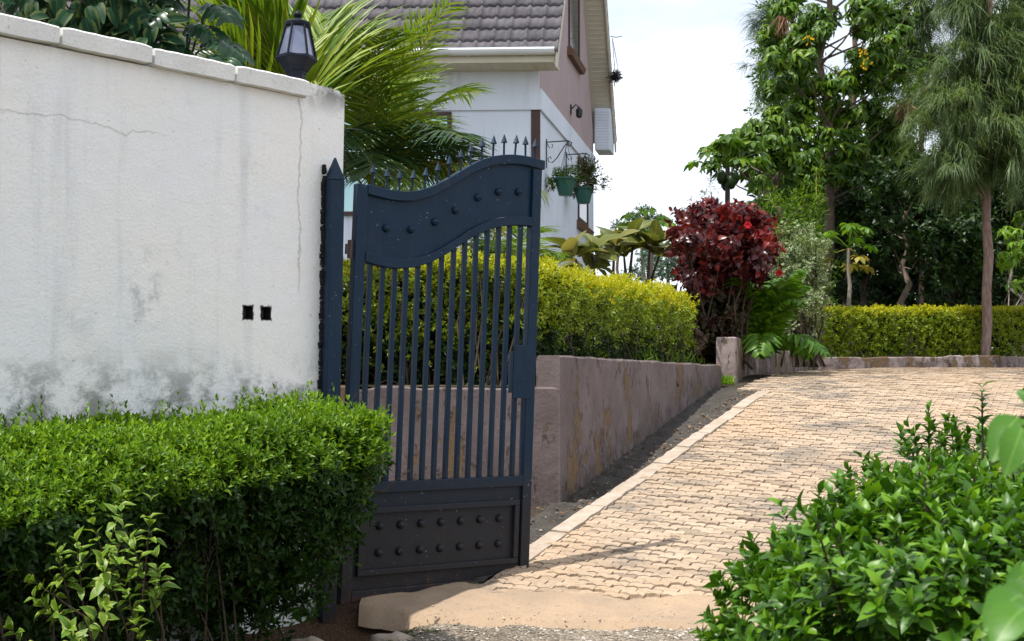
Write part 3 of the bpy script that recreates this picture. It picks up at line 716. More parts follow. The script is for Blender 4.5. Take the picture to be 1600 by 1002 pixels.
for k, u in enumerate((.094, .176, .249, .321, .398, .471, .542, .611, .672, .741, .812, .882, .953, 1.022, 1.082)):
    z = sm(TW, u) - .004; hgt = .118; b = random.gauss(0, .004); mb = MB(lambda x, y, zz: gx(x + b*(zz-z)*8, y, zz))
    mb.lathe([(.0062, z), (.0062, z+hgt-.042), (.0195, z+hgt-.046), (.0012, z+hgt)], cx=u, n=6); mb.build('spike', PAINT, gt)
mb = MB(gx); mb.box(.968, 1.092, -.034, -.0255, 1.0, 1.283); mb.build('lock_plate', PAINT, gt, bevel=.003)
mb = MB(gx); mb.box(.975, 1.061, -.0245, .024, 1.03, 1.25); mb.build('lock_case', PAINT, gt, bevel=.003)
for z in (1.70, .30):
    mb = MB(gx); mb.lathe([(.014, z), (.014, z+.09)], cx=-.016, cy=.0, n=10); mb.box(-.042, -.003, -.006, .006, z+.02, z+.07); mb.build('hinge', RUST, gt)
    
# ================================================================== GARDEN WALLS
def plan_wall(mb, pts_front, nrm, th, ztop, zbot, n=10, jit=.004):
    """wall along a plan line: front edge a->b, thickness back along -nrm"""
    a, b = np.array(pts_front[0]), np.array(pts_front[1]); vs = []; fs = []
    for i in range(n+1):
        p = a + (b-a)*i/n; q = p - np.array(nrm)*th; z1 = ztop(i/n) + random.gauss(0, jit)
        vs += [(p[0], p[1], zbot(p[1])), (p[0], p[1], z1-.012), (p[0]-nrm[0]*.012, p[1]-nrm[1]*.012, z1), (q[0]+nrm[0]*.012, q[1]+nrm[1]*.012, z1), (q[0], q[1], z1-.012), (q[0], q[1], zbot(p[1]))]
    for i in range(n):
        for c in range(6): fs.append((i*6+c, i*6+(c+1) % 6, (i+1)*6+(c+1) % 6, (i+1)*6+c))
    fs += [(5, 4, 3, 2, 1, 0), tuple(n*6+c for c in range(6))]; mb.add(vs, fs)
zb = lambda y: G(y) - .12
rw = thing('retaining_wall', 'long mauve plastered garden wall with peeling paint along the drive', 'wall', (WA[0], WA[1], G(9)))
mb = MB(); plan_wall(mb, (WA, WB), WN, .16, lambda t: .178 + .001*t, zb, 40); o = (WA[0], WA[1], G(9)); mb.build('sloping_run', MAUVE, rw, origin=o)
mb = MB(); plan_wall(mb, ((-4.2, 9.004), (WA[0]-.003, 9.004)), (0, -1), .16, lambda t: -.02, zb, 36, .006); mb.build('low_run', MAUVE, rw, origin=o)
P0 = at(1145, 600, 14.0)[:2]; D2 = np.array([4.651, 22.0]) - P0; D2 = D2/np.linalg.norm(D2); N2 = np.array([D2[1], -D2[0]])
lw_ = thing('low_garden_wall', 'low mauve wall with square end pillar under the arching fern', 'wall', (P0[0], P0[1], G(14)))
o = (P0[0], P0[1], G(14)); mb = MB()
pl = P0 - N2*.17; P1 = P0 + N2*.035; pl = P1 - N2*.20; c4 = [P1, P1 + D2*.46, pl + D2*.46, pl]
mb.hexa([(p[0], p[1], G(14)-.1) for p in c4], [(p[0], p[1], .462) for p in c4]); mb.build('pillar', MAUVE2, lw_, bevel=.015, origin=o)
mb = MB(); plan_wall(mb, (P0 + D2*.462 - N2*.01, np.array([4.66, 22.0])), N2, .13, lambda t: .44-.02*t, zb, 30); mb.build('wall_run', MAUVE2, lw_, origin=o)
fw = thing('far_low_wall', 'low patchy mauve wall in front of the clipped hedge at the end of the drive', 'wall', (8, 22, G(22)))
o = (8, 22, G(22)); segs = [(4.672, 6.75, .0, .415), (6.753, 7.17, .03, .435), (7.173, 7.55, .012, .44), (7.553, 9.6, .0, .42), (9.603, 13, .005, .415)]
for a, b, dy, zt in segs:
    mb = MB(); plan_wall(mb, ((a, 22+dy), (b, 22+dy)), (0, -1), .16, lambda t: zt, zb, 10, .008); mb.build('wall_block', MAUVE2, fw, origin=o)

# ================================================================== HEDGES
# -- clipped hedge against the white wall
base = O + WU*-3.9; end = O - WU*.25
hg = thing('clipped_hedge', 'bright green clipped hedge growing against the foot of the white wall', 'hedge', (O[0]+WNN[0]*.45-WU[0], O[1]+WNN[1]*.45-WU[1], G(6)))
ho = tuple(hg.location)
prof = [(.02, -.15), (.45, -.115), (.68, -.16), (.80, -.245), (.84, -.35), (.80, -.48), (.66, -.66), (.58, -.85), (.54, -1.0), (.50, -1.22)]
Atop = Arr(); Alow = Arr(); Atw = Arr()
P, Nn = profile_pts(12500, base, end, WNN, prof, [1.6, 1.7, 1.7, 1.6, 1.2, .95, .85, .8, .7], .05, 4.5, .04, .075, 3)
# the free end of the hedge
n = 1500; e = rng.random((n, 2)); Pe = np.c_[end + WNN*(.05+.76*e[:, :1]) + WU*(rng.normal(0, .05, (n, 1)) + .03 - .10*(e[:, :1]-.5)**2*4 - .42*np.clip(e[:, 1:2]-.25, 0, 1)), -.16 - .82*e[:, 1]**1.2]
Ne = np.tile(np.r_[WU, 0.2], (n, 1)); P = np.r_[P, Pe]; Nn = np.r_[Nn, Ne]
new = (P[:, 2] > -.44 + rng.normal(0, .09, len(P)) + .075*((P[:, :2]-O) @ WU)) & (Nn[:, 2] > -.2)  # mask: upper leaves take the lit green, the rest the shade-dark copy
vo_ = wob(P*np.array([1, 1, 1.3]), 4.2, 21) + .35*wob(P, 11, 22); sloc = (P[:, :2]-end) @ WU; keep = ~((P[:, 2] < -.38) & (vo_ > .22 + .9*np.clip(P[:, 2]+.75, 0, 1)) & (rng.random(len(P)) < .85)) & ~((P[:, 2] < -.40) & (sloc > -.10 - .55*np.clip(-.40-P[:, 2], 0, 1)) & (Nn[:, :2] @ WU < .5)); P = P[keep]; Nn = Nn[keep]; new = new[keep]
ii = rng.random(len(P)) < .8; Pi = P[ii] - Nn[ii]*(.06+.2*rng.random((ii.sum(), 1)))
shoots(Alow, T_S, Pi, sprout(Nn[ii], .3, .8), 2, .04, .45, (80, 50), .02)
# a few long whips above the clip line
k = rng.choice(np.where(new)[0], 260); Pk = P[k] + Nn[k]*.02; shoots(Atop, T_S, Pk, sprout(Nn[k], 1.0, .35), 7, .034, .4, (62, 25), .017)
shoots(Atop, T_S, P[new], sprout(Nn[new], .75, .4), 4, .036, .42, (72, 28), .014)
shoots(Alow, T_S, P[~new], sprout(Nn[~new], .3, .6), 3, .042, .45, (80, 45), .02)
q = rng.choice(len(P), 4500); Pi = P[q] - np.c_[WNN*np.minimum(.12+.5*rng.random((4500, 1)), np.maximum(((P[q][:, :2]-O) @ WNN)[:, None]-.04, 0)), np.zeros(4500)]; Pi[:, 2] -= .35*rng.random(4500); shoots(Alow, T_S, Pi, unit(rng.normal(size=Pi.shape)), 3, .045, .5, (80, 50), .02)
Pt = P - np.c_[WNN*np.full((len(P), 1), .10), np.full(len(P), .12)]; Pq = Pt[((Pt[:, :2]-end) @ WU) < -.42]; twigs(Atw, 60, Pq[rng.choice(len(Pq), 600)], -1.25, .10, .0045)
for _ in range(240):
    p = Pt[rng.integers(len(P))]; Atw.tube([p, p + rng.normal(0, .05, 3), p + rng.normal(0, .09, 3)], [.004, .003, .0015], 4)
Atop.build('lit_young_foliage', L_HEDGE, hg, origin=ho); Alow.build('shaded_old_foliage', L_HEDGE_SHADE, hg, origin=ho); Atw.build('stems', TWIG, hg, origin=ho)

# -- pale sprig shrub growing out of the hedge foot
sb = at(165, 1100, 4.85); sg = thing('sprig_shrub', 'pale yellow-green sprig with light leaf edges at the foot of the clipped hedge', 'shrub', (sb[0], sb[1], G(4.85)))
Al = Arr(); As = Arr(); so = tuple(sg.location)
for px, py, d in ((185, 790, 4.95), (235, 800, 5.0), (120, 850, 4.85), (210, 860, 4.9), (160, 880, 4.8), (245, 880, 4.95), (200, 930, 4.85), (90, 865, 4.85), (165, 945, 4.75), (60, 940, 4.75), (110, 985, 4.7), (40, 900, 4.8), (215, 985, 4.8), (150, 830, 4.9), (20, 985, 4.7), (190, 840, 4.85)):
    t = at(px, py, d); b = np.array([sb[0]+rng.normal(0, .08), sb[1]+.1+rng.normal(0, .05), so[2]]); m_ = b*.4 + t*.6 + rng.normal(0, .05, 3); As.tube([b, m_, t], [.006, .004, .002], 5)
    dd = unit((t - m_) + np.array([0, -.05, .02])); shoots(Al, T_L, (t - dd*.10)[None], dd[None], 5, .068, .5, (80, 35), .028, droop=.15)
    shoots(Al, T_L, (m_*.5+t*.5)[None], dd[None], 3, .06, .5, (85, 60), .03, droop=.2)
Al.build('foliage', L_SPRIG, sg, origin=so); As.build('stems', TWIG, sg, origin=so)

# -- glossy hedge close to the camera on the right
rh = thing('glossy_hedge', 'big dark glossy green hedge bordering the street across from the open gate', 'hedge', (1.0, 2.9, G(2.9))); ro = tuple(rh.location)
Al = Arr(); Atw = Arr(); PP = []; NNs = []
def blob(n, c, rad, pw=4., up=0., lump=.05, seed=1):
    """superellipsoid surface points"""
    v = unit(rng.normal(size=(n*2, 3))); k = (np.abs(v)**pw).sum(1)**(-1/pw); p = v*k[:, None]*rad
    g = unit(np.sign(p)*np.abs(p/rad)**(pw-1)/np.array(rad)); p = p + np.array(c)
    p = p + g*(wob(p, 5, seed)*lump - rng.exponential(.05, len(p)))[:, None]
    return p[:n], g[:n]
for n, c, rad, sd in ((4700, (1.09, 2.74, -1.01), (.66, .50, .76), 1), (3200, (1.80, 3.95, -.95), (.84, .75, .78), 2), (900, (2.7, 5.0, -.85), (.9, .8, .8), 4)):
    p, g = blob(n, c, np.array(rad), 5., seed=sd, lump=.07); k = p[:, 2] > -1.3; PP.append(p[k]); NNs.append(g[k])
P = np.concatenate(PP); Nn = np.concatenate(NNs); P[:, 2] += np.maximum(0, .0)*0
D = sprout(Nn, .75, .4)
shoots(Al, T_L, P, D, 5, .047, .45, (78, 28), .015, droop=.05)
k = rng.choice(len(P), 900); shoots(Al, T_L, P[k]-Nn[k]*(.08+.16*rng.random((900, 1))), sprout(Nn[k], .2, .8), 3, .05, .45, (85, 50), .02)
tp = np.where(Nn[:, 2] > .55)[0]; k = rng.choice(tp, 60); Dk = sprout(Nn[k], 2., .25); shoots(Al, T_L, P[k], Dk, 7, .048, .40, (65, 22), .018)
for p_, d_k in zip(P[k], Dk): Atw.tube([p_ - d_k*.05, p_ + d_k*.06, p_ + d_k*.12], [.003, .0025, .0015], 4)
t = at(1535, 655, 3.9); A_st = [t + np.array([0, 0, .12*q]) for q in (-1, 0, .6)]; Atw.tube(A_st, [.004, .003, .002], 5)
for z in (0.0, .035, .065, .09): shoots(Al, T_L, (t+np.array([0, 0, z-.02]))[None], np.array([[.05, 0, 1.]]), 2, .055, .36, (68, 55), .012)
twigs(Atw, 170, P[rng.choice(len(P), 400)], -1.35, .2, .006)
Al.build('foliage', L_GLOSS, rh, origin=ro); Atw.build('stems', TWIG, rh, origin=ro)

# -- out-of-focus leafy sapling nearest the camera
ns = thing('leafy_sapling', 'pale green broad-leaved sapling standing nearest the camera beside the glossy hedge', 'sapling', (.56, 1.25, G(1.25))); no = tuple(ns.location)
Al = Arr(); As = Arr(); top = np.array([.53, 1.27, -.02]); As.tube(trunk_line(no, top, 6, .015), np.linspace(.008, .004, 6), 6)
def near_leaf(px, py, d, tip, L, W, nrm=(0, -.6, 1)):
    b = at(px, py, d); t = at(*tip); dv = unit(t-b); scatter(Al, T_OV, b[None], dv[None], np.array([nrm], float), L*.66, W*.62)
    zz = max(min(b[2]-.04, -.03), no[2]+.1); As.tube([np.array([.545, 1.26, zz]), (b + np.array([.545, 1.26, zz]))/2 + np.array([0, 0, .02]), b], [.003, .0025, .002], 5)
near_leaf(1592, 652, 1.30, (1512, 760, 1.24), .085, .052, (-.5, -1, .5)); near_leaf(1598, 668, 1.22, (1560, 768, 1.18), .075, .045, (-.3, -1, .3))
near_leaf(1610, 640, 1.3, (1660, 700, 1.25), .08, .05); near_leaf(1612, 640, 1.3, (1590, 590, 1.33), .05, .03, (0, -1, .3))
near_leaf(1600, 930, 1.20, (1480, 1010, 1.12), .092, .055, (-.2, -.8, 1)); near_leaf(1605, 915, 1.22, (1555, 1030, 1.12), .09, .055, (.1, -.9, .8)); near_leaf(1612, 880, 1.25, (1640, 990, 1.15), .07, .04)
near_leaf(1606, 950, 1.15, (1500, 1040, 1.08), .085, .055, (-.2, -.7, 1)); near_leaf(1612, 890, 1.28, (1555, 935, 1.25), .055, .035, (0, -.8, .8))
Al.build('foliage', L_NEAR, ns, origin=no); As.build('stem', TWIG, ns, origin=no)

# -- golden hedge above the retaining wall (L-shaped)
gh = thing('golden_hedge', 'golden-topped clipped hedge growing behind the mauve retaining wall and the gate', 'hedge', (.3, 9.8, GB(9.8))); go = tuple(gh.location)
Ay = Arr(); Ag = Arr(); Ad = Arr(); Atw = Arr()
gprof = [(-.75, .80), (-.15, .83), (.0, .77), (.06, .62), (.05, .35), (.02, .15), (-.03, .02)]
Pa, Na = profile_pts(3600, (-2.0, 9.45), (.30, 9.45), (0, -1), gprof, [1.3, 1.6, 1.4, 1, .9, .6], .05, 6, .05, 0, 5)
n = 3600; Pv = np.c_[rng.uniform(-2, .28, n), rng.uniform(9.55, 10.2, n), rng.uniform(.0, .62, n)]; shoots(Ad, T_S, Pv, unit(rng.normal(size=(n, 3))), 3, .055, .5, (80, 50), .025)
A2 = WA + WD*.55 - WN*.27; B2 = WA + WD*4.75 - WN*.27
Pb, Nb = profile_pts(6200, A2 - WD*.5, B2, WN, gprof, [1.3, 1.6, 1.4, 1, .9, .7], .06, 6, .05, .022, 6)
Pb[:, 2] += .055
n = 600; e = rng.random((n, 2)); Pc = np.c_[B2 - WN*(.75*e[:, :1]) + WD*rng.normal(0, .05, (n, 1)), .1+.75*e[:, 1]]; Nc = np.tile(np.r_[WD*.6+WN*.5, .2], (n, 1))
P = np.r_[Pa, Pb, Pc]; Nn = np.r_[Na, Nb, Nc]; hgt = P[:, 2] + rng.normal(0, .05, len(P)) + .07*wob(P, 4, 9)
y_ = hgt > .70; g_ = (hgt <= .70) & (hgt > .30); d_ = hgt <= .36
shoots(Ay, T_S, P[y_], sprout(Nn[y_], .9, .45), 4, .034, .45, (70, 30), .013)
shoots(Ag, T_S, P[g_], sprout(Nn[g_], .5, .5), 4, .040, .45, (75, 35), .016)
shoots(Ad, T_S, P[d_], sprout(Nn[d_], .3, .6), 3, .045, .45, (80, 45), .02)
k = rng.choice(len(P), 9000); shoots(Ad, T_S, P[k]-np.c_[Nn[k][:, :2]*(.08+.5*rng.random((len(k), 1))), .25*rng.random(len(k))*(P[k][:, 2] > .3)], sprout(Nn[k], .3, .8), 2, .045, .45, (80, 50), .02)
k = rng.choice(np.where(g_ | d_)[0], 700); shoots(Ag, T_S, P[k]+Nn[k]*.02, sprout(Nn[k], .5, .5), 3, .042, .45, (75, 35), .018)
twigs(Atw, 240, P[rng.choice(len(P), 400)], -.02, .1, .006)
Ay.build('golden_foliage', L_YEL, gh, origin=go); Ag.build('green_foliage', L_YG, gh, origin=go); Ad.build('inner_foliage', L_INNER_SHADE, gh, origin=go); Atw.build('stems', TWIG, gh, origin=go)

# -- low hedge across the end of the drive
fh = thing('far_hedge', 'low square-clipped yellow-green hedge across the end of the drive', 'hedge', (8, 22.8, GB(22.8))); fo = tuple(fh.location)
Ay = Arr(); Ag = Arr(); Ad = Arr(); Atw = Arr()
fprof = [(-.8, 1.155), (-.05, 1.165), (.0, 1.12), (.03, .95), (.02, .7), (-.02, .5), (-.06, .38)]
P, Nn = profile_pts(9000, (4.45, 22.5), (12.6, 22.5), (0, -1), fprof, [1.4, 1.5, 1.3, 1.1, 1, .9], .045, 5, .04, 0, 8)
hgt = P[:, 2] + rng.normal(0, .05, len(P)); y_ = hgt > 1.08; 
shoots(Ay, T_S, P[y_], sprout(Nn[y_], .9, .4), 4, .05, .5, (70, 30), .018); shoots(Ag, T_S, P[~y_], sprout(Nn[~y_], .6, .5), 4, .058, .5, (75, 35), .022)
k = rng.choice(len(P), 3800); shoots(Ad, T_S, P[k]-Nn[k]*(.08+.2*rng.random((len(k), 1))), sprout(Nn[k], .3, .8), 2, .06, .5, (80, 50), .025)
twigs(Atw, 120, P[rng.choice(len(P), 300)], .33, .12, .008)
Ay.build('golden_foliage', L_YEL, fh, origin=fo); Ag.build('green_foliage', L_YG, fh, origin=fo); Ad.build('inner_foliage', L_INNER_SHADE, fh, origin=fo); Atw.build('stems', TWIG, fh, origin=fo)

# ================================================================== SHRUBS BY THE DRIVE
def clump_shrub(root, o, cl, d, mats, tpl, L, asp, per, nodes=4, th=(75, 35), gap=.03, stems=20, up=.4, dj=.35, droop=.1):
    As = Arr(); arrs = {}
    for (px, py, rpx, key) in cl:
        dd = d + rng.normal(0, dj); c = at(px, py, dd); r = rpx/FPX*dd; n = max(6, int(per*(rpx/20.)**2))
        p, v = ball(n, c, r, (1, 1, .9), .35); A = arrs.setdefault(key, Arr())
        shoots(A, tpl, p, unit(v + np.array([0, 0, up]) + rng.normal(0, .4, (n, 3))), nodes, L, asp, th, gap, droop=droop)
        for _ in range(max(1, stems//len(cl))):
            b = np.array([o[0]+rng.normal(0, .12), o[1]+rng.normal(0, .1), o[2]]); As.tube([b, (b+c)/2 + rng.normal(0, .07, 3), c], [.016, .011, .005], 5)
    for key, A in arrs.items(): A.build(mats[key][0], mats[key][1], root, origin=o)
    As.build('stems', TWIG, root, origin=o)
rb = at(1135, 600, 14.6); ro_ = (rb[0], rb[1], GB(14.6))
rs = thing('copper_leaf_shrub', 'dark red and maroon leafy shrub on the corner of the raised bed', 'shrub', ro_)
cl = []
for px, py, r in ((1075, 345, 26), (1105, 340, 28), (1135, 350, 28), (1165, 345, 28), (1190, 360, 25), (1065, 372, 22), (1095, 380, 30), (1130, 385, 32), (1165, 385, 32), (1200, 385, 18), (1072, 405, 22), (1105, 415, 28), (1140, 420, 28), (1175, 412, 26), (1200, 400, 15), (1085, 435, 20), (1118, 445, 24), (1150, 440, 18)): cl.append((1133+(px-1133)*.90, py+4, r*.82, 'm'))
for px, py, r in ((1090, 335, 18), (1165, 338, 22), (1150, 335, 16), (1195, 352, 16), (1115, 330, 14), (1172, 340, 20), (1205, 372, 14), (1060, 362, 12), (1140, 328, 12)): cl.append((1133+(px-1133)*.90, py+6, r*.8, 's'))
for px, py, r in ((1095, 470, 24), (1125, 480, 24), (1085, 505, 22), (1115, 515, 25), (1140, 500, 18), (1090, 540, 20), (1120, 548, 18), (1105, 455, 20), (1075, 475, 18), (1140, 470, 18), (1070, 530, 16), (1100, 560, 16), (1130, 525, 18)): cl.append((px, py, r, 'b'))
clump_shrub(rs, ro_, cl, 14.6, dict(m=('maroon_foliage', L_RED), s=('scarlet_foliage', L_REDT), b=('bronze_foliage', L_BRN)), T_L, .105, .58, 26, 4, (80, 40), .035, 60, .3, .25, .25)
vb = at(1250, 580, 16.2); vo = (vb[0], vb[1], GB(16.2))
vs_ = thing('variegated_shrub', 'pale cream-edged bushy shrub behind the fern, beside the red shrub', 'shrub', vo)
cl = [(px, py, r, 'v') for px, py, r in ((1230, 375, 18), (1255, 370, 20), (1275, 385, 16), (1225, 400, 20), (1250, 400, 24), (1278, 410, 16), (1230, 430, 22), (1258, 430, 24), (1280, 440, 14), (1245, 460, 24), (1270, 470, 20), (1240, 490, 20), (1268, 500, 18), (1250, 520, 20))]
clump_shrub(vs_, vo, cl, 16.2, dict(v=('foliage', L_VAR)), T_L, .075, .42, 30, 4, (70, 35), .028, 30, .5, .2)
hb = at(1217, 427, 14.9)
A = Arr(); scatter(A, T_L, np.tile(hb, (6, 1)), np.array([(math.cos(a), -.5, math.sin(a)) for a in np.arange(6)*PI/3]), np.tile([0, -1., .2], (6, 1)), .045, .05); A.build('flower', PETAL, rs, origin=ro_)
for px, py in ((1168, 352),):
    q = at(px, py, 14.2); A = Arr(); scatter(A, T_L, np.tile(q, (6, 1)), np.array([(math.cos(a), -.5, math.sin(a)) for a in np.arange(6)*PI/3]), np.tile([0, -1., .2], (6, 1)), .045, .05); A.build('flower', PETAL, rs, origin=ro_)

# arching split-leaf fern by the pillar
fb = at(1192, 545, 14.9); fo_ = (fb[0], fb[1], GB(15.0))
fn = thing('arching_fern', 'dark glossy fern with broad arching fronds spilling over the pillar wall', 'fern', fo_)
T_FB = tpl_leaf(((.2, .4), (.5, .5), (.8, .36)), .35, .1)
for k in range(26):
    Al = Arr(); Ar = Arr(); az = 2*PI*k/26*5 + rng.normal(0, .15); up = k % 3 != 2
    frond(Al, Ar, np.array(fo_) + (0, 0, .10), az, (1.25 if up else .85) + .2*rng.random(), R(80 + rng.normal(0, 6)) if up else R(50), .30 + .2*rng.random() if up else .72, 20, .25, .042, .2, T_FB, 0, .008, .10, .7, .25)
    f_ = Al.build('frond', L_FERN, fn, origin=fo_); Ar.build('rachis', L_FERN, f_, origin=fo_)

# big-leaved olive shrub behind the golden hedge
def big_leaf_plant(px0, d, spots, label, name='broad_leaved_shrub'):
    b = at(px0, 470, d); o = (b[0], b[1], GB(d)); root = thing(name, label, 'shrub', o); Al = Arr(); As = Arr()
    for px, py in spots:
        c = at(px, py, d + rng.normal(0, .15)); As.tube([o, (np.array(o)*.4+c*.6)+rng.normal(0, .05, 3), c], [.03, .024, .012], 6)
        n = 9; a = np.arange(n)*2.4 + rng.random()*6; el = rng.uniform(-.15, .95, n)
        D = np.c_[np.cos(a)*np.cos(el), np.sin(a)*np.cos(el)*.8, np.sin(el)]; scatter(Al, T_OV, np.tile(c, (n, 1)) + D*.04, D, np.tile([0, -.25, 1.], (n, 1)) + rng.normal(0, .35, (n, 3)), rng.uniform(.24, .40, n), rng.uniform(.15, .25, n))
    Al.build('foliage', L_FICUS, root, origin=o); As.build('stems', DARKBARK, root, origin=o)
big_leaf_plant(985, 15.5, ((960, 385), (990, 372), (1015, 385), (1030, 400), (975, 400)), 'tall olive broad-leaved shrub behind the golden hedge, nearer the red shrub')
big_leaf_plant(905, 14.8, ((900, 405), (925, 398), (915, 420)), 'shorter olive broad-leaved shrub against the house side wall')

# ================================================================== HOUSE
def hx(w, t, z): return (.35 + w + .185*t, 18 - .05*w + t, z)
hs_ = thing('house', 'white and mauve two-storey house with steep grey-brown tiled roof', 'house', (.35, 18, .25)); hoo = (.35, 18, .25)
mb = MB(hx); mb.box(-8, 0, 0, 5.4, .1, 3.76); mb.build('wall', HWHITE, hs_, origin=hoo)
mb = MB(hx); mb.prism([(0.001, 3.761), (5.4, 3.761), (5.4, 4.05), (2.7, 8.3), (.001, 4.05)], 0, -8, -.001); mb.build('gable_wall', HPINK, hs_, origin=hoo)
mb = MB(hx); mb.box(-8, -.0005, -.035, -.001, 3.49, 4.02); mb.build('front_band', HWHITE, hs_, origin=hoo)
mb = MB(hx); mb.box(.001, .03, -.035, 5.4, 3.49, 3.76); mb.build('side_band', HWHITE, hs_, origin=hoo)
mb = MB(hx); mb.box(-.105, .012, -.012, -.001, .1, 3.489); mb.build('corner_pilaster', BROWN, hs_, origin=hoo)
TAN = 1.5
def roofz(t): return 4.16 + (t+.5)*TAN if t <= 2.7 else 4.16 + (5.9-t)*TAN
# tiled front slope (and back slope) as stepped, rolled tiles
def tile_slope(side):
    tw, rows = .205, 27; us = np.arange(-8.2, .331, tw/12); V = []; F = []; sl = 3.2/rows
    ph = (us/tw) % 1; prof = .026*np.exp(-((ph-.5)/.10)**2) + .004*np.cos(2*PI*ph*2)
    nu = len(us); r = 0
    for i in range(rows):
        for (f, lift) in ((.10, -.012), (-.06, .040), (1.0, .0)):
            tt = -.56 + sl*(i + f); t = tt if side == 0 else 5.4 - tt
            for u, p in zip(us, prof):
                sag = -.012*math.exp(-(((u/tw) % 1-.5)/.2)**2) if f < .5 else 0
                ts = t + (sag if side == 0 else -sag); zz = roofz(ts if side == 0 else ts) + (lift + p)*(1.2)
                V.append(hx(u, ts, zz + .02))
        b = 3*i*nu
        for k in range(2):
            for j in range(nu-1): F.append((b+k*nu+j, b+k*nu+j+1, b+(k+1)*nu+j+1, b+(k+1)*nu+j))
    return V, F
for sd in (0, 1):
    V, F = tile_slope(sd); npobj('roof_slope', V, F, ROOF, hs_, origin=hoo)
mb = MB(hx)                                               # boarding under the verge and eaves
for (t0, t1) in ((-.50, 2.7), (2.7, 5.9)):
    z0, z1 = roofz(t0), roofz(t1); mb.add([(-8.1, t0, z0-.10), (.29, t0, z0-.10), (.29, t1, z1-.10), (-8.1, t1, z1-.10), (-8.1, t0, z0-.02), (.29, t0, z0-.02), (.29, t1, z1-.02), (-8.1, t1, z1-.02)], [(0,3,2,1),(4,5,6,7),(0,1,5,4),(1,2,6,5),(2,3,7,6),(3,0,4,7)])
mb.build('verge_boarding', CREAM, hs_, origin=hoo)
mb = MB(hx)
for (t0, t1) in ((-.55, 2.7), (2.7, 5.95)):
    z0, z1 = roofz(t0), roofz(t1); mb.hexa([(.2905, t0, z0-.17), (.318, t0, z0-.17), (.318, t1, z1-.17), (.2905, t1, z1-.17)], [(.2905, t0, z0+.015), (.318, t0, z0+.015), (.318, t1, z1+.015), (.2905, t1, z1+.015)])
mb.build('barge_board', CREAM, hs_, origin=hoo)
for k in range(44):                                       # fine battens under the verge, seen from below
    pass
mb = MB(hx); mb.box(-8.05, .26, -.475, -.036, 3.985, 4.01)
for k in range(60): mb.box(-8.04+.138*k, -8.02+.138*k, -.46, -.05, 3.978, 3.9845)
mb.build('soffit', CREAM, hs_, origin=hoo)
mb = MB(hx); mb.box(-8.06, .27, -.505, -.476, 3.99, 4.16); mb.build('fascia', CREAM, hs_, origin=hoo)
V = []; F = []; na = 12; prf = [(-.508 - .055 + .055*math.cos(a), 4.15 + .062*math.sin(a)*1.1) for a in np.linspace(PI, 2*PI, na)]
g = MB(hx); pr = [(-.568, 4.168), (-.568, 4.160)] + [(-.508-.058+.058*math.cos(a), 4.14+.072*math.sin(a)) for a in np.linspace(PI+.1, 2*PI, 10)] + [(-.508, 4.165)]
g.prism(pr, 0, -8.1, .28); g.build('gutter', GUTW, hs_, origin=hoo)
for w in (-.09, -.80, -1.51, -2.2, -2.9):
    mb = MB(hx); mb.prism([(-.580, 4.172), (-.575, 4.13), (-.555, 4.075), (-.53, 4.055), (-.50, 4.06), (-.50, 4.172)], 0, w, w+.02); mb.build('gutter_bracket', GUTW, hs_, origin=hoo)
mb = MB(hx); mb.box(.032, .28, 5.32, 5.9, 3.86, 4.55)
for k in range(14): mb.box(.05, .262, 5.31, 5.3195, 3.89+.046*k, 3.92+.046*k)
mb.build('eave_box', HWHITE, hs_, origin=hoo)
# boarding strips of the verge underside
mb = MB(hx)
for k in range(70):
    t = 2.75 + k*.045; z = roofz(t) - .104; mb.box(.004, .285, t, t+.012, z-.012, z)
mb.build('verge_battens', CREAM, hs_, origin=hoo)
# side windows
def side_window(t0, t1, z0, z1):
    fr = MB(hx); fr.box(.0005, .022, t0, t0+.06, z0, z1); fr.box(.0005, .022, t1-.06, t1, z0, z1); fr.box(.0005, .022, t0+.061, t1-.061, z1-.06, z1); fr.box(.0005, .022, t0+.061, t1-.061, z0, z0+.06)
    w = fr.build('window', BROWN, hs_, origin=hoo); q = MB(hx); q.box(.0005, .010, t0+.061, t1-.061, z0+.061, z1-.061); q.build('pane', DGLASS, w, origin=hoo)
    q = MB(hx); q.hexa([(.0005, t0-.12, z0-.13), (.07, t0-.12, z0-.13), (.07, t1+.12, z0-.13), (.0005, t1+.12, z0-.13)], [(.0005, t0-.12, z0-.001), (.10, t0-.12, z0-.05), (.10, t1+.12, z0-.05), (.0005, t1+.12, z0-.001)]); q.build('sill', SILL, w, origin=hoo)
side_window(3.5, 4.6, 2.48, 3.46); side_window(2.55, 3.65, 4.90, 6.6)
# front window behind the palms
fr = MB(hx); x0, x1, z0, z1 = -2.55, -1.12, 2.15, 3.47
for a, b, c, d_ in ((x0, x0+.05, z0, z1), (x1-.05, x1, z0, z1), (x0+.051, x1-.051, z1-.05, z1), (x0+.051, x1-.051, z0, z0+.05), (-1.86, -1.81, z0+.051, z1-.051)): fr.box(a, b, -.045, -.0365 if False else -.001, c, d_)
fr.box(x0+.051, -1.861, -.045, -.001, 2.92, 2.96); fr.box(-1.809, x1-.051, -.045, -.001, 2.92, 2.96)
wn = fr.build('window', BROWN, hs_, origin=hoo)
for a, b in ((x0+.052, -1.862), (-1.808, x1-.052)):
    for c, d_ in ((z0+.052, 2.919), (2.961, z1-.052)):
        q = MB(hx); q.box(a, b, -.02, -.001, c, d_); q.build('pane', GLASS, wn, origin=hoo)
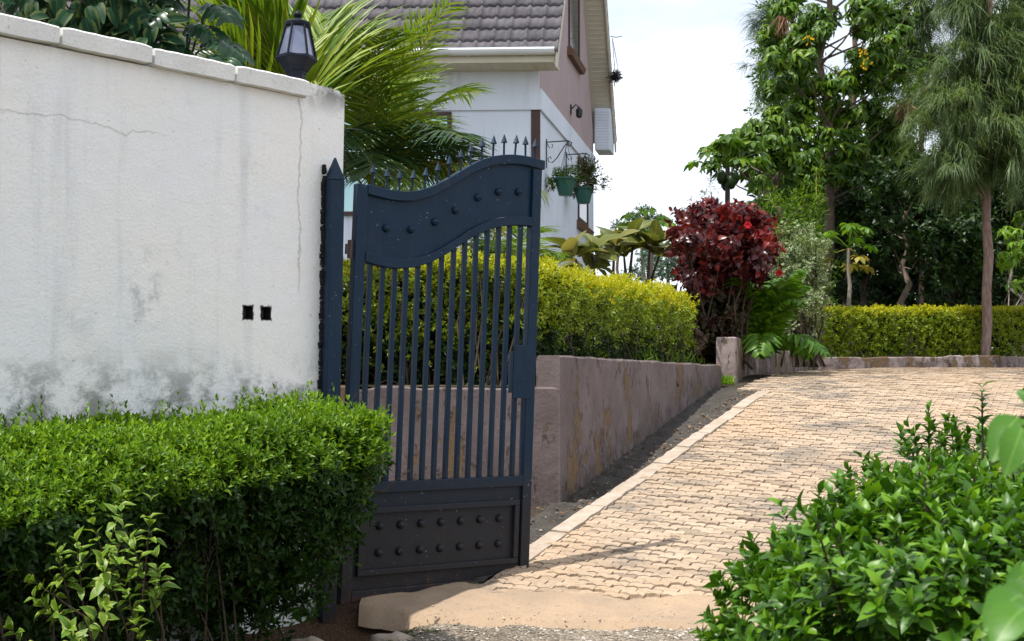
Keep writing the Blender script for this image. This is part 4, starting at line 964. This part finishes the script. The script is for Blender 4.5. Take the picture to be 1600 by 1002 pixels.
# wall light on the gable
wl = at(897, 193, 20.7); wlt = thing('wall_light', 'small black wall lamp on the mauve gable above the hanging baskets', 'lamp', hx(.0, 2.75, 3.98), math.atan2(1, .185))
mb = MB(); mb.box(-.03, .03, -.02, -.001, -.02, .12); mb.build('mount', BLACK, wlt)
mb = MB(); mb.tube([(0, -.02, .06), (0, -.08, .12), (0, -.13, .08)], .010, 6); mb.build('arm', BLACK, wlt)
mb = MB(); mb.lathe([(.02, .08), (.05, .04), (.045, -.06), (.02, -.08)], cx=0, cy=-.13, n=8); mb.build('lamp_head', BLACK, wlt)
# hanging baskets on scroll brackets
def basket(t, z, label, big):
    rt = thing('hanging_basket', label, 'hanging basket', hx(.03 if z > 3.4 else .0, t, z), math.atan2(1, .185) - PI/2, 'hanging baskets on the house side wall')
    br = MB(); br.tube([(.012, 0, -.32), (.012, 0, .06)], .008, 6); br.tube([(.012, 0, .02), (.30, 0, .03), (.345, 0, .0), (.33, 0, -.04), (.30, 0, -.04), (.295, 0, -.01)], .008, 6)
    br.tube([(.30, 0, .02), (.24, 0, -.05), (.15, 0, -.19), (.09, 0, -.25), (.04, 0, -.24), (.03, 0, -.19), (.06, 0, -.17), (.075, 0, -.20)], .007, 6)
    br.tube([(.012, 0, .02), (.05, 0, -.06), (.09, 0, -.05), (.09, 0, -.01), (.06, 0, -.01)], .006, 6); br.build('bracket', BLACK, rt)
    pot = MB(); pot.lathe([(.085, -.69), (.090, -.68), (.135, -.49), (.150, -.485), (.152, -.455), (.140, -.455), (.12, -.49)], cx=.26, n=18); po = pot.build('pot', POTG, rt, smooth=False, bevel=.004)
    hg_ = MB()
    for a in (.3, 2.4, 4.5): hg_.tube([(.26+.14*math.cos(a), .14*math.sin(a), -.46), (.28, 0, .0)], .003, 4)
    hg_.build('hanger', BLACK, rt)
    Al = Arr(); n = 100 if big else 90; p, v = ball(n, (.26, 0, -.42), .19, (1, 1, .5 if not big else .6), .3); shoots(Al, T_S, p, unit(v + np.array([0, 0, .4])), 3, .05, .4, (70, 40), .02, droop=.2)
    if big:
        p, v = ball(110, (.30, .05, -.24), .16, (1, .9, 1.2), .1); shoots(Al, T_S, p, unit(v + np.array([0, 0, .6])), 4, .06, .4, (70, 40), .03, droop=.2)
        p, v = ball(36, (.46, .1, -.32), .16, (1, .9, 1.2), .1); shoots(Al, T_S, p, unit(v + np.array([0, 0, .2])), 3, .055, .35, (70, 40), .03, droop=.2)
    p, v = ball(30, (.10, -.02, -.50), .10, (1, 1, .8), .1); shoots(Al, T_S, p, unit(v + np.array([0, 0, -.4])), 3, .05, .4, (70, 40), .02, droop=.3)
    Al.build('foliage', L_TREE if not big else L_BASK, rt)
basket(.49, 3.14, 'green plastic hanging basket with low trailing plant, nearer the brown house corner', False)
basket(2.25, 3.26, 'green hanging basket with tall bronze bushy plant, farther along the house side wall', True)
# tangle hanging from the verge
tg = hx(.36, 5.0, 5.05); tn = thing('dry_creeper', 'dry dark creeper tangle dangling from the right roof edge against the sky', 'creeper', tg)
A = Arr(); random.seed(5)
A.tube([(-.03, 0, .62), (.06, 0, .60), (.16, 0, .62)], .006, 4)
for k in range(26):
    q = [np.array([0, 0, .6]) if k < 4 else rng.normal(0, .04, 3) + (.05, 0, .0)]
    for j in range(6): q.append(rng.normal(0, .055, 3) + np.array([.05, 0, -.05 + .15*(k % 2)*0]))
    A.tube(q, .005 if k > 3 else .003, 4)
A.build('stems', BLACK, tn)

# ================================================================== PALMS
def palm(name, label, base, o_top, fronds, mat_fn, stem_r=.03, group=None):
    root = thing(name, label, 'palm', base, 0, group); As = Arr()
    As.tube(trunk_line(base, o_top, 5, .02), np.linspace(stem_r, stem_r*.7, 5), 7); As.build('stem', PALEBARK, root, origin=base)
    for k, f in enumerate(fronds):
        Al = Arr(); Ar = Arr(); b0 = np.array(o_top) + rng.normal(0, .05, 3)
        frond(Al, Ar, b0, **f); fo2 = Al.build('frond', mat_fn(k), root, origin=base); Ar.build('rachis', L_DRY, fo2, origin=base)
pA = at(590, 300, 10.4); fr = []
for k in range(26):
    az = 2*PI*k/26*5 + rng.normal(0, .2); u_ = k % 2
    fr.append(dict(az=az, L=(1.4 if u_ else 1.05)+.35*rng.random(), rise=R(rng.uniform(66, 86) if u_ else rng.uniform(28, 66)), droop=(.18 if u_ else .45)+.35*rng.random(), nl=38, ll=.44, lw=.019, fold=.25, hang=.25))
for az, e, dr, L in ((.15, 42, .62, 1.3), (-.25, 28, .55, 1.2), (.1, 62, .75, 1.2), (-.3, 8, .42, .9), (.35, 48, .72, 1.1), (-.1, 50, .95, 1.2), (-.6, 30, .7, 1.0), (-1.2, 40, .8, 1.0), (-.9, 15, .5, .9)): fr.append(dict(az=az, L=L, rise=R(e), droop=dr, nl=36, ll=.38, lw=.017, fold=.1, hang=.45))
palm('areca_palm', 'feathery green palm with one yellowing frond beside the tiled roof, behind the gate post', (pA[0], pA[1], GB(10.4)), (pA[0], pA[1], pA[2]), fr, lambda k: L_DRY if k in (26, 29, 30) else (L_PALM if k % 2 else L_PALMD))
pB = at(462, 250, 9.4); fr = []
for k in range(15):
    az = (1.35 + rng.normal(0, .55)) if k % 2 else (-2.6 if k % 4 else 2.7) + rng.normal(0, .3)
    fr.append(dict(az=az if k > 2 else PI - .2*k, L=1.1+.3*rng.random(), rise=R(rng.uniform(62, 86)), droop=.12+.25*rng.random(), nl=20, ll=.64, lw=.034, fold=.45, hang=.08, sweep=1.6))
palm('broad_bladed_palm', 'bright green palm with upright wide blades rising behind the lantern', (pB[0], pB[1], GB(9.4)), (pB[0], pB[1], pB[2]), fr, lambda k: L_PALM)
pC = at(790, 425, 11.4); fr = []
for k in range(13):
    az = 2*PI*k/13 + rng.normal(0, .2); fr.append(dict(az=az, L=.62+.25*rng.random(), rise=R(rng.uniform(35, 75)), droop=.35+.4*rng.random(), nl=24, ll=.30, lw=.016, fold=.25, hang=.3))
palm('young_palm', 'short young palm showing lime fronds between the gate and the house wall', (pC[0], pC[1], GB(11.4)), (pC[0], pC[1], pC[2]-.05), fr, lambda k: L_LIME if k % 2 else L_PALM)

# ================================================================== DARK TREE BEHIND THE WHITE WALL
def px_clumps(lst, d, dj): return [(at(px, py, d + rng.normal(0, dj)), rp/FPX*d) for px, py, rp in lst]
tb = at(120, 300, 7.6); to = (tb[0], tb[1], G(7.6)-.05); vt = thing('veined_leaf_tree', 'dark tree with large pale-veined leaves hanging over the top of the white wall', 'tree', to)
Al = Arr(); As = Arr(); tr = trunk_line(to, at(120, 20, 7.7), 6, .04); As.tube(tr, np.linspace(.07, .04, 6), 8)
cs = px_clumps([(x, y, 42) for x, y in ((-40, 10), (10, 20), (40, 55), (60, 5), (85, 60), (110, 20), (150, 55), (165, 10), (190, 40), (150, 75), (215, 15), (0, 60), (-30, 70), (60, -50), (130, -50), (200, -50), (0, -60), (250, 60), (235, 85), (110, 90), (180, 95), (50, 85))], 7.5, .18)
limbs(As, tr, [c for c, r in cs], .05)
for c, r in cs:
    n = 17; p, v = ball(n, c, r*1.1, (1, 1, 1), .2); D = unit(v*.6 + np.array([0, -.25, -.75]) + rng.normal(0, .3, (n, 3))); scatter(Al, T_OV, p, D, np.tile([.1, -1., .55], (n, 1)) + rng.normal(0, .3, (n, 3)), rng.uniform(.12, .20, n), rng.uniform(.065, .10, n))
Al.build('crown', L_BIG, vt, origin=to); As.build('trunk', DARKBARK, vt, origin=to)
# split-leaf climber between tree and palm
sb_ = at(285, 250, 8.0); so_ = (sb_[0], sb_[1], G(8)); sp = thing('split_leaf_plant', 'deep green split-leaf plant between the veined tree and the bright palm', 'plant', so_)
As = Arr(); tr = trunk_line(so_, at(290, 70, 8.0), 5, .02); As.tube(tr, np.linspace(.04, .025, 5), 7); As.build('stem', DARKBARK, sp, origin=so_)
for k, (px, py) in enumerate(((235, 20), (265, 50), (295, 15), (250, 85), (300, 70), (325, 95), (280, 100), (325, 40), (240, -20), (300, -30), (215, 60), (345, 120), (270, 120))):
    c = at(px, py, 7.9 + rng.normal(0, .15)); Al = Arr(); Ar = Arr(); b = np.array(tr[-1])*.3 + c*.7
    frond(Al, Ar, c + np.array([0, 0, .08]), rng.uniform(-2.4, -.7), .30, R(10), .55, 9, .17, .045, .1, T_FB, 0, .006, .05, .8, .2)
    f_ = Al.build('leaf_blade', L_SPLIT, sp, origin=so_); Ar.tube([tr[-1] - np.array([0, 0, .2]), (tr[-1]+c)/2, c + np.array([0, 0, .08])], [.008, .006, .005], 5); Ar.build('stalk', L_SPLIT, f_, origin=so_)

# ================================================================== TREES AT THE END OF THE DRIVE
def tree(name, label, px, d, top_py, cl, leafy, mat, bark=BARK, tr_r=.11, group=None, zb_=None, dj=.8, wobble=.08, extra=None, lean_px=0):
    b = at(px, 500, d); o = (b[0], b[1], GB(d)-.03 if zb_ is None else zb_); root = thing(name, label, 'tree', o, 0, group)
    t = at(px+lean_px, top_py, d); tr = trunk_line(o, t, 9, wobble); As = Arr(); As.tube(tr, np.linspace(tr_r, tr_r*.35, 9), 9)
    cs = [(at(x, y, d + rng.normal(0, dj)), rp/FPX*d) for x, y, rp in cl]
    limbs(As, tr, [c for c, r in cs], tr_r*.36); Al = Arr()
    for c, r in cs: leafy(Al, c, r)
    Al.build('crown', mat, root, origin=o)
    if extra: extra(root, o)
    As.build('trunk', bark, root, origin=o); return root
def palmate(n0, L, whorl=7, asp=.30, sq=(1, 1, .8), tpl=T_LONG):
    def f(A, c, r):
        n = int(n0*(r/.4)**2); p, v = ball(n, c, r, sq, .35); D = unit(v*.7 + np.array([0, 0, .75]) + rng.normal(0, .3, v.shape))
        shoots(A, tpl, p, D, 1, L, asp, (98, 98), 0, whorl, droop=.32, jit=.2)
    return f
def leafy(n0, L, nodes=3, asp=.42, tpl=T_S, gap=.05, droop=.2):
    def f(A, c, r):
        n = int(n0*(r/.4)**2); p, v = ball(n, c, r, (1, 1, .85), .3); D = unit(v*.8 + np.array([0, 0, .3]) + rng.normal(0, .4, v.shape))
        shoots(A, tpl, p, D, nodes, L, asp, (75, 40), gap, droop=droop)
    return f
cA = [(1222, 15, 26), (1205, 55, 24), (1238, 70, 28), (1212, 88, 22), (1270, 32, 34), (1298, 22, 18), (1262, 62, 22), (1282, 50, 22), (1355, 12, 34), (1395, 30, 30), (1348, 40, 24), (1385, 72, 30), (1408, 50, 18), (1365, 92, 32), (1335, 85, 16), (1258, 92, 24), (1232, 120, 28), (1206, 138, 20), (1262, 132, 26), (1312, 128, 24), (1345, 120, 28), (1378, 128, 28), (1402, 110, 16), (1212, 180, 24), (1250, 172, 30), (1302, 168, 30), (1330, 180, 24), (1362, 170, 26), (1400, 185, 26), (1240, 215, 30), (1285, 215, 24), (1330, 225, 32), (1375, 215, 30), (1410, 225, 24), (1255, 250, 28), (1310, 262, 28), (1355, 262, 30), (1400, 260, 28), (1425, 245, 20), (1235, -20, 30), (1290, -40, 30), (1370, -40, 40)]
def deadbits(root, o):
    A = Arr()
    for px, py, rp in ((1415, 165, 13), (1222, 30, 7)):
        c = at(px, py, 25.6); n = 60; p, v = ball(n, c, rp/FPX*26, (1, 1, 1.2), .1); scatter(A, T_HANG, p, rng.normal(0, .3, (n, 3)) + np.array([0, 0, -1.]), rng.normal(size=(n, 3)), .32, .05)
    A.build('dead_leaves', L_DEAD, root, origin=o)
    A = Arr(); 
    for px, py in ((1348, 85), (1352, 100), (1262, 62)):
        n = 14; p, v = ball(n, at(px, py, 25.4), .10, (1, 1, 1), .1); scatter(A, T_S, p, v, rng.normal(size=(n, 3)), .055, .045)
    A.build('blossom', PETALY, root, origin=o)
tree('umbrella_tree', 'tallest broad-leaved tree, drooping leaf clusters with brown dead bunches, sky gaps near its top', 1294, 26.5, -60, cA, palmate(50, .19, 7, .33), L_TREE, BARK, .13, extra=deadbits)
cA += [(x + rng.uniform(-10, 10), y + rng.uniform(-8, 8), rng.uniform(18, 26)) for y in range(100, 300, 30) for x in range(1200, 1430, 36)]
cB = [(1112, 258, 16), (1128, 240, 18), (1140, 222, 20), (1160, 212, 20), (1182, 200, 22), (1205, 192, 22), (1150, 240, 22), (1180, 230, 26), (1210, 222, 26), (1165, 262, 20), (1195, 258, 26), (1225, 250, 26), (1215, 285, 26), (1245, 285, 26), (1240, 310, 24), (1185, 285, 16), (1265, 305, 24)]
tree('spreading_tree', 'broad-leaved tree spreading to the left over the red shrub, beside the tallest tree', 1222, 25.2, 215, cB, palmate(46, .19, 7, .34), L_TREE, BARK, .10)
cH = [(x + rng.uniform(-12, 12), y + rng.uniform(-10, 10), rng.uniform(20, 30)) for y in range(10, 300, 34) for x in range(1205, 1440, 40) if rng.random() < .78 and not (1280 < x < 1330 and y < 90)]
tree('dense_tree', 'tall small-leaved tree filling in directly behind the tallest broad-leaved tree', 1335, 29.5, -40, cH, leafy(40, .15, 4, .42, T_S, .06, .3), L_TREE, BARK, .11, 'dense trees behind the far hedge')
# dense dark trees below
grp = 'dense trees behind the far hedge'
dk = leafy(46, .17, 4, .40, T_L, .07, .35)
cD = [(1375, 285, 30), (1410, 285, 30), (1445, 285, 30), (1365, 320, 32), (1400, 320, 34), (1440, 325, 34), (1385, 355, 30), (1425, 355, 32), (1455, 365, 26), (1395, 390, 24), (1440, 395, 22)]
tree('dense_tree', 'dense dark tree with a slim bare trunk between the small papaya and the pinkish trunk', 1416, 25.5, 330, cD, dk, L_TREED, BARK, .085)
cE = [(1285, 330, 30), (1310, 300, 30), (1335, 290, 30), (1290, 365, 30), (1325, 340, 32), (1345, 345, 30), (1300, 400, 28), (1345, 400, 26), (1355, 430, 22), (1295, 440, 26), (1320, 455, 24), (1360, 465, 22)]
tree('dense_tree', 'dense dark tree standing right behind the small white-stemmed papaya', 1350, 27.5, 320, cE, dk, L_TREED, DARKBARK, .09)
cF = [(1470, 330, 30), (1500, 320, 32), (1480, 370, 32), (1510, 365, 32), (1470, 410, 30), (1505, 410, 32), (1525, 395, 24), (1480, 445, 26), (1515, 450, 26), (1460, 455, 22), (1500, 475, 20)]
tree('dense_tree', 'dense dark leafy tree just left of the pinkish pine trunk', 1500, 26.5, 330, cF, dk, L_TREED, DARKBARK, .09)
cG = [(1565, 270, 30), (1600, 265, 34), (1575, 310, 32), (1610, 310, 34), (1560, 345, 28), (1595, 350, 34), (1630, 340, 34), (1565, 385, 24), (1570, 420, 24), (1605, 420, 30), (1640, 400, 34), (1570, 455, 22), (1610, 460, 28)]
tree('dense_tree', 'dense dark tree to the right of the pinkish pine trunk, behind the lime-leaved one', 1590, 27, 270, cG, dk, L_TREED, BARK, .09)
cI = [(1578, 365, 18), (1598, 385, 22), (1575, 400, 18), (1600, 340, 18), (1610, 410, 22), (1625, 370, 24), (1568, 415, 12), (1583, 445, 10), (1620, 440, 18)]
tree('lime_leaved_tree', 'small bright lime-leaved tree with thin grey trunk near the right frame edge', 1586, 24.3, 380, cI, palmate(40, .19, 6, .28), L_LIME, PALEBARK, .045)
# feathery pale shrubs at the left foot
ft = leafy(60, .15, 5, .16, T_S, .05, .1)
tree('feathery_tree', 'light feathery small tree behind the red shrub and the variegated shrub', 1225, 22.5, 350, [(1200, 335, 24), (1225, 325, 26), (1250, 335, 26), (1205, 365, 22), (1240, 365, 26), (1270, 350, 20), (1275, 385, 22), (1240, 400, 24), (1260, 320, 20), (1280, 430, 22), (1275, 465, 22)], ft, L_TREE, BARK, .05, dj=.3)
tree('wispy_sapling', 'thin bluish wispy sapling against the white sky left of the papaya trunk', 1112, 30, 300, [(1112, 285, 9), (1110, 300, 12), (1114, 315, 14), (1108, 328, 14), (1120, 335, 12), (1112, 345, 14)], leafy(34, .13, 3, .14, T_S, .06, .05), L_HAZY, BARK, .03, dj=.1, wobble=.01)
# one far mass of woodland behind them all
A = Arr(); n = 6500; P = np.c_[rng.uniform(4.4, 15.5, n), rng.uniform(30, 32.5, n), .4 + 4.6*rng.random(n)**.9]
P[:, 2] *= np.clip((P[:, 0]-3.6)/2.2, .25, 1); shoots(A, T_L, P, unit(rng.normal(size=(n, 3)) + (0, -.5, .5)), 4, .24, .42, (75, 40), .09, droop=.3)
tag(A.build('woodland', L_TREED), kind='stuff')

# papayas
T_LOBE = tpl_leaf(((.3, .28), (.6, .5), (.82, .25)), .15, .05)
def papaya(px, d, y_top, label, R_=.62, nleaf=15, mat=L_TREE, tr_r=.06, bark=PALEBARK, fruits=0, old=0, zb_=None):
    b = at(px, 500, d); o = (b[0], b[1], GB(d)-.02); t = at(px, y_top, d); root = thing('papaya_tree', label, 'tree', o)
    As = Arr(); As.tube(trunk_line(o, t, 7, .012), np.linspace(tr_r, tr_r*.6, 7), 9); As.build('trunk', bark, root, origin=o)
    def crown(n, e0, e1, m, nm):
        Al = Arr()
        for k in range(n):
            a = k*2.4 + rng.random()*.4; e = R(rng.uniform(e0, e1)); l = R_*(.75+.4*rng.random())
            d_ = np.array([math.cos(a)*math.cos(e), math.sin(a)*math.cos(e), math.sin(e)]); c = t + d_*l
            V, F = tube([t, t+d_*l*.6+(0, 0, .03), c], [.012, .009, .006], 3); 
            F3 = np.concatenate([F[:, [0, 1, 2]], F[:, [0, 2, 3]]]); Al.add(V, F3)
            outd = unit(np.array([math.cos(a), math.sin(a), -.45])); sd = unit(np.cross(outd, [0, 0, 1.]))
            ang = np.linspace(-2.1, 2.1, 7); D = np.cos(ang)[:, None]*outd + np.sin(ang)[:, None]*sd; D[:, 2] -= .12
            scatter(Al, T_LOBE, np.tile(c, (7, 1)), D, np.tile([0, 0, 1.], (7, 1)) + rng.normal(0, .15, (7, 3)), R_*.48*(1-.12*np.abs(ang)), R_*.20)
        Al.build(nm, m, root, origin=o)
    crown(nleaf, 5, 75, mat, 'crown')
    if old: crown(old, -55, -20, L_DRY, 'yellowed_leaves')
    for k in range(fruits):
        a = k*1.7; q = MB(); q.lathe([(.01, -.13), (.05, -.11), (.085, -.04), (.08, .04), (.045, .10), (.01, .12)], n=10)
        f = q.build('fruit', L_TREED, root, smooth=True); f.location = tuple(np.array(t) - o + np.array([.11*math.cos(a), .11*math.sin(a), -.16-.09*(k % 2)]))
papaya(1137, 23.5, 262, 'tall dark papaya tree with green fruit, its bare trunk rising above the red shrub', .55, 15, L_TREE, .065, DARKBARK, 5)
papaya(1326, 23.6, 388, 'small papaya tree with slim white stem and yellow drooping leaves behind the far hedge', .48, 12, L_FERN, .045, PALEBARK, 0, 4)
papaya(1017, 19.5, 372, 'lime-leaved papaya behind the olive broad-leaved shrub', .42, 13, L_LIME, .05, BARK)
# golden bamboo stem
bb = at(1279, 500, 24); bs = thing('bamboo', 'single yellow bamboo cane standing beside the variegated shrub', 'bamboo', (bb[0], bb[1], GB(24)))
A = Arr(); tp_ = at(1276, 265, 24); tr = trunk_line((0, 0, 0), np.array(tp_) - np.array(bs.location), 14, .015); A.tube(tr, np.linspace(.022, .010, 14), 7)
A.build('cane', mk_simple('yellow_cane', (.42, .30, .03), (.30, .25, .03), .4), bs); A = Arr(); n = 60
P = tr[rng.integers(5, 14, n)]; shoots(A, T_S, P, unit(rng.normal(size=(n, 3)) + (0, 0, .3)), 3, .14, .14, (60, 35), .05); A.build('foliage', L_LIME, bs)

# casuarinas: drooping needle sprays
def casuarina(name, label, px, d, cl, zbase, tr_r=.082, top_py=-120, den=1.0, mat=L_NEED, wid=.011, ln=.44, group=None, lean_px=8):
    b = at(px, 550, d); o = (b[0], b[1], zbase); root = thing(name, label, 'tree', o, 0, group); t = at(px+lean_px, top_py, d)
    tr = trunk_line(o, t, 14, .016); As = Arr(); As.tube(tr, np.linspace(tr_r, tr_r*.5, 14)*(1+rng.normal(0, .05, 14)), 12); Al = Arr()
    for (x, y, w) in cl:                                  # each entry: tip of a bough that leaves the trunk lower or higher and droops
        tip = at(x, y, d + rng.normal(0, .55)); zb2 = min(max(tip[2] + rng.uniform(-.3, .5), tr[0, 2]+2.1), tr[-1, 2]-.1)
        bb_ = np.array([np.interp(zb2, tr[:, 2], tr[:, 0]), np.interp(zb2, tr[:, 2], tr[:, 1]), zb2]); m_ = (bb_+tip)/2 + np.array([0, 0, .22])
        pts = np.array([bb_, (bb_+m_)/2 + (0, 0, .06), m_, (m_+tip)/2 + (0, 0, .05), tip]); As.tube(pts, [tr_r*.28, tr_r*.2, tr_r*.14, tr_r*.08, .004], 5)
        nt_ = int(15*den*w)+2; nn_ = 26; s = np.repeat(rng.uniform(.18, 1, nt_)**.8, nn_); n = nt_*nn_
        P = np.stack([np.interp(s, np.linspace(0, 1, 5), pts[:, k]) for k in range(3)], 1) + np.repeat(rng.normal(0, .12*w, (nt_, 3)), nn_, 0)
        hd = unit((tip-bb_)*np.array([1, 1, 0])); td = hd*.75 + rng.normal(0, .55, (nt_, 3)) + np.array([0, 0, .05])
        D = np.repeat(td, nn_, 0) + rng.normal(0, .30, (n, 3)); P = P + rng.normal(0, .03, (n, 3))
        scatter(Al, T_NEED, P, D, np.tile([0, 0, 1.], (n, 1)) + rng.normal(0, .2, (n, 3)), ln*(.5+.7*rng.random(n))*np.repeat(.6+.6*rng.random(nt_), nn_), wid)
    Al.build('crown', mat, root, origin=o); As.build('trunk', PINEBARK, root, origin=o); return root
_v = np.array([(-.5, 0, 0), (.5, 0, 0), (-.5, .35, -.03), (.5, .35, -.03), (-.4, .7, -.22), (.4, .7, -.22), (0, 1, -.62)], float)
T_NEED = (_v, np.array([(0, 1, 3), (0, 3, 2), (2, 3, 5), (2, 5, 4), (4, 5, 6)]), np.c_[_v[:, 0]+.5, _v[:, 1]])
bo = []
for y in range(-60, 290, 15):
    k = 4 if y > 90 else 2
    for _ in range(k):
        sd = random.choice((-1, -1, 1, 1)); mx = 82 if y > 110 else 48
        bo.append((1540 + sd*random.uniform(20, mx) + (0 if sd < 0 else 10), y + random.uniform(-10, 10), 1.0))
bo += [(1432, 150, 1.1), (1440, 190, 1.1), (1436, 230, 1.1), (1450, 262, 1.1), (1462, 285, 1.1), (1478, 262, 1.1), (1500, 205, 1.1), (1520, 180, 1.1), (1485, 160, 1.1), (1495, 240, 1.1), (1560, 150, 1), (1590, 170, 1), (1600, 200, 1), (1575, 215, 1), (1610, 130, 1.1), (1610, 240, 1.1)]
casuarina('casuarina_tree', 'tall drooping needle-leaved tree with pinkish trunk at the low wall', 1539, 22.35, bo, .40, den=.88)
bo2 = [(x + random.uniform(-8, 8), y, .8) for y in range(-40, 190, 16) for x in (1412, 1440, 1466)]
casuarina('casuarina_tree', 'slimmer grey-green needle-leaved tree between the tallest tree and the drooping one', 1440, 30, bo2, .5, .07, -120, .30, L_NEED, .014, .6, lean_px=0)
bo3 = [(1180 + random.uniform(-10, 75), y, .7) for y in range(20, 200, 15) for _ in range(2)]
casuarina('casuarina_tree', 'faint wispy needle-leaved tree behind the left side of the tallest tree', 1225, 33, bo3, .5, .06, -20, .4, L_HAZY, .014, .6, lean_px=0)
bo4 = [(1610 + random.uniform(-50, 50), y, 1) for y in range(-40, 300, 18) for _ in range(2)]
casuarina('casuarina_tree', 'dark needle-leaved tree at the right frame edge behind the drooping one', 1622, 25.5, bo4, .45, .09, -120, .7)

# far hazy trees beyond the garden
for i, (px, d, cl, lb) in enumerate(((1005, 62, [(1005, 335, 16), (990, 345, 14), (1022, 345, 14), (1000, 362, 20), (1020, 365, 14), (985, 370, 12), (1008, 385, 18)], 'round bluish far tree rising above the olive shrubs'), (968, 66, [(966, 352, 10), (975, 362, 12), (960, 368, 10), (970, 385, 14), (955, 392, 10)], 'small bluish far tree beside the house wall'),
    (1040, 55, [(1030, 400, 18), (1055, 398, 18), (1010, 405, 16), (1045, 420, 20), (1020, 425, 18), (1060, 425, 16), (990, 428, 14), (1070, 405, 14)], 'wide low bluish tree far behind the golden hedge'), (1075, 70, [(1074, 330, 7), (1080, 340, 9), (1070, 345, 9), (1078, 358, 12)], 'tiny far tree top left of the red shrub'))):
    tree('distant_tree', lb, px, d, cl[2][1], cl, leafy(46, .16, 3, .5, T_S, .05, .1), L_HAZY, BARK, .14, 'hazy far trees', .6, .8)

# low plants: weeds at wall foot and pillar
wd = at(1135, 596, 14.0); 
A = Arr(); n = 160; P = np.c_[rng.normal(wd[0]-.04, .05, n), rng.normal(13.9, .10, n), np.full(n, -.005)]; scatter(A, T_B, P, rng.normal(0, .5, (n, 3)) + (0, 0, 1.), rng.normal(size=(n, 3)), .10, .012)
n = 110; s_ = rng.uniform(2.6, 4.9, n); P = np.c_[WA + WD*s_[:, None] - WN*.2, np.full(n, .14)] + rng.normal(0, .04, (n, 3)); scatter(A, T_B, P, rng.normal(0, .5, (n, 3)) + (0, 0, 1.), rng.normal(size=(n, 3)), .14, .014)
n = 60; P = np.c_[rng.normal(-.72, .06, n), rng.normal(6.52, .05, n), np.zeros(n)]; P[:, 2] = [gz(x, y) for x, y, _ in P]; scatter(A, T_L, P, rng.normal(0, .6, (n, 3)) + (0, 0, .8), rng.normal(size=(n, 3)) + (0, 0, 1.), .03, .016)
tag(A.build('weeds', L_HEDGE), kind='stuff')
# half-buried stones by the hedge foot
for k, (px, py, d, s, lb) in enumerate(((545, 968, 6.62, .07, 'pale rough stone lying in the wash-out below the gate hinge'), (612, 992, 6.55, .10, 'broad flat half-buried stone at the street edge of the apron'), (480, 985, 6.45, .08, 'brown half-buried stone at the foot of the clipped hedge'))):
    p = at(px, py, d); rk = MB(); rk.lathe([(s*.9, -.04), (s, 0), (s*.85, s*.3), (s*.5, s*.42), (.002, s*.45)], n=11)
    o_ = rk.build('stone', KERB, smooth=True); 
    for v in o_.data.vertices: v.co = Vector((v.co.x*(1+.25*math.sin(v.co.y*60+k)), v.co.y*(.8+.2*math.sin(v.co.x*50)), v.co.z*(1+.2*math.sin(v.co.x*70))))
    o_.location = (p[0], p[1], gz(p[0], p[1]) + .004); tag(o_, lb, 'stone')

# ================================================================== LIGHT, SKY, CAMERA
to_sun = unit(np.array([-.88, -.475, 0])); EL = R(67); ts = np.array([to_sun[0]*math.cos(EL), to_sun[1]*math.cos(EL), math.sin(EL)])
sd = bpy.data.lights.new('sun', 'SUN'); sd.energy = 4.7; sd.angle = R(.5); sd.color = (1, .955, .88)
so = bpy.data.objects.new('sun', sd); COL.objects.link(so); so.rotation_euler = Vector(ts).to_track_quat('Z', 'Y').to_euler()
W = bpy.data.worlds.new('World'); SC.world = W; W.use_nodes = True; nt = W.node_tree; bg = nt.nodes['Background']
sk = nt.nodes.new('ShaderNodeTexSky'); sk.sky_type = 'NISHITA'; sk.sun_disc = False; sk.sun_elevation = EL; sk.sun_rotation = math.atan2(ts[0], ts[1]); sk.dust_density = 2.0; sk.air_density = 1.0
tc = nt.nodes.new('ShaderNodeTexCoord'); mp = nt.nodes.new('ShaderNodeMapping'); mp.inputs['Scale'].default_value = (1.2, 1.2, 3.2); nt.links.new(tc.outputs['Generated'], mp.inputs[0])
nz = nt.nodes.new('ShaderNodeTexNoise'); nz.inputs['Scale'].default_value = 2.4; nz.inputs['Detail'].default_value = 7; nz.inputs['Roughness'].default_value = .55; nt.links.new(mp.outputs[0], nz.inputs['Vector'])
mr = nt.nodes.new('ShaderNodeMapRange'); mr.interpolation_type = 'SMOOTHSTEP'
for k, x in zip((1, 2, 3, 4), (.34, .60, .5, 1.0)): mr.inputs[k].default_value = x
nt.links.new(nz.outputs['Fac'], mr.inputs[0])
mx = nt.nodes.new('ShaderNodeMix'); mx.data_type = 'RGBA'; nt.links.new(mr.outputs[0], mx.inputs[0]); nt.links.new(sk.outputs[0], mx.inputs[6]); mx.inputs[7].default_value = (8.0, 8.4, 9.1, 1)
nt.links.new(mx.outputs[2], bg.inputs[0]); bg.inputs[1].default_value = .12

cd = bpy.data.cameras.new('camera'); cam = bpy.data.objects.new('camera', cd); COL.objects.link(cam); SC.camera = cam
cd.sensor_width = 36; cd.lens = FPX/1600*36; cd.clip_start = .05; cd.clip_end = 2000
cam.rotation_euler = (PI/2 + PITCH, 0, 0)
cd.dof.use_dof = True; cd.dof.focus_distance = 7.4; cd.dof.aperture_fstop = 13
SC.view_settings.view_transform = 'Standard'; SC.view_settings.look = 'None'; SC.view_settings.exposure = .50; SC.view_settings.gamma = 1
SC.cycles.max_bounces = 8; SC.cycles.transparent_max_bounces = 8; SC.cycles.use_denoising = True
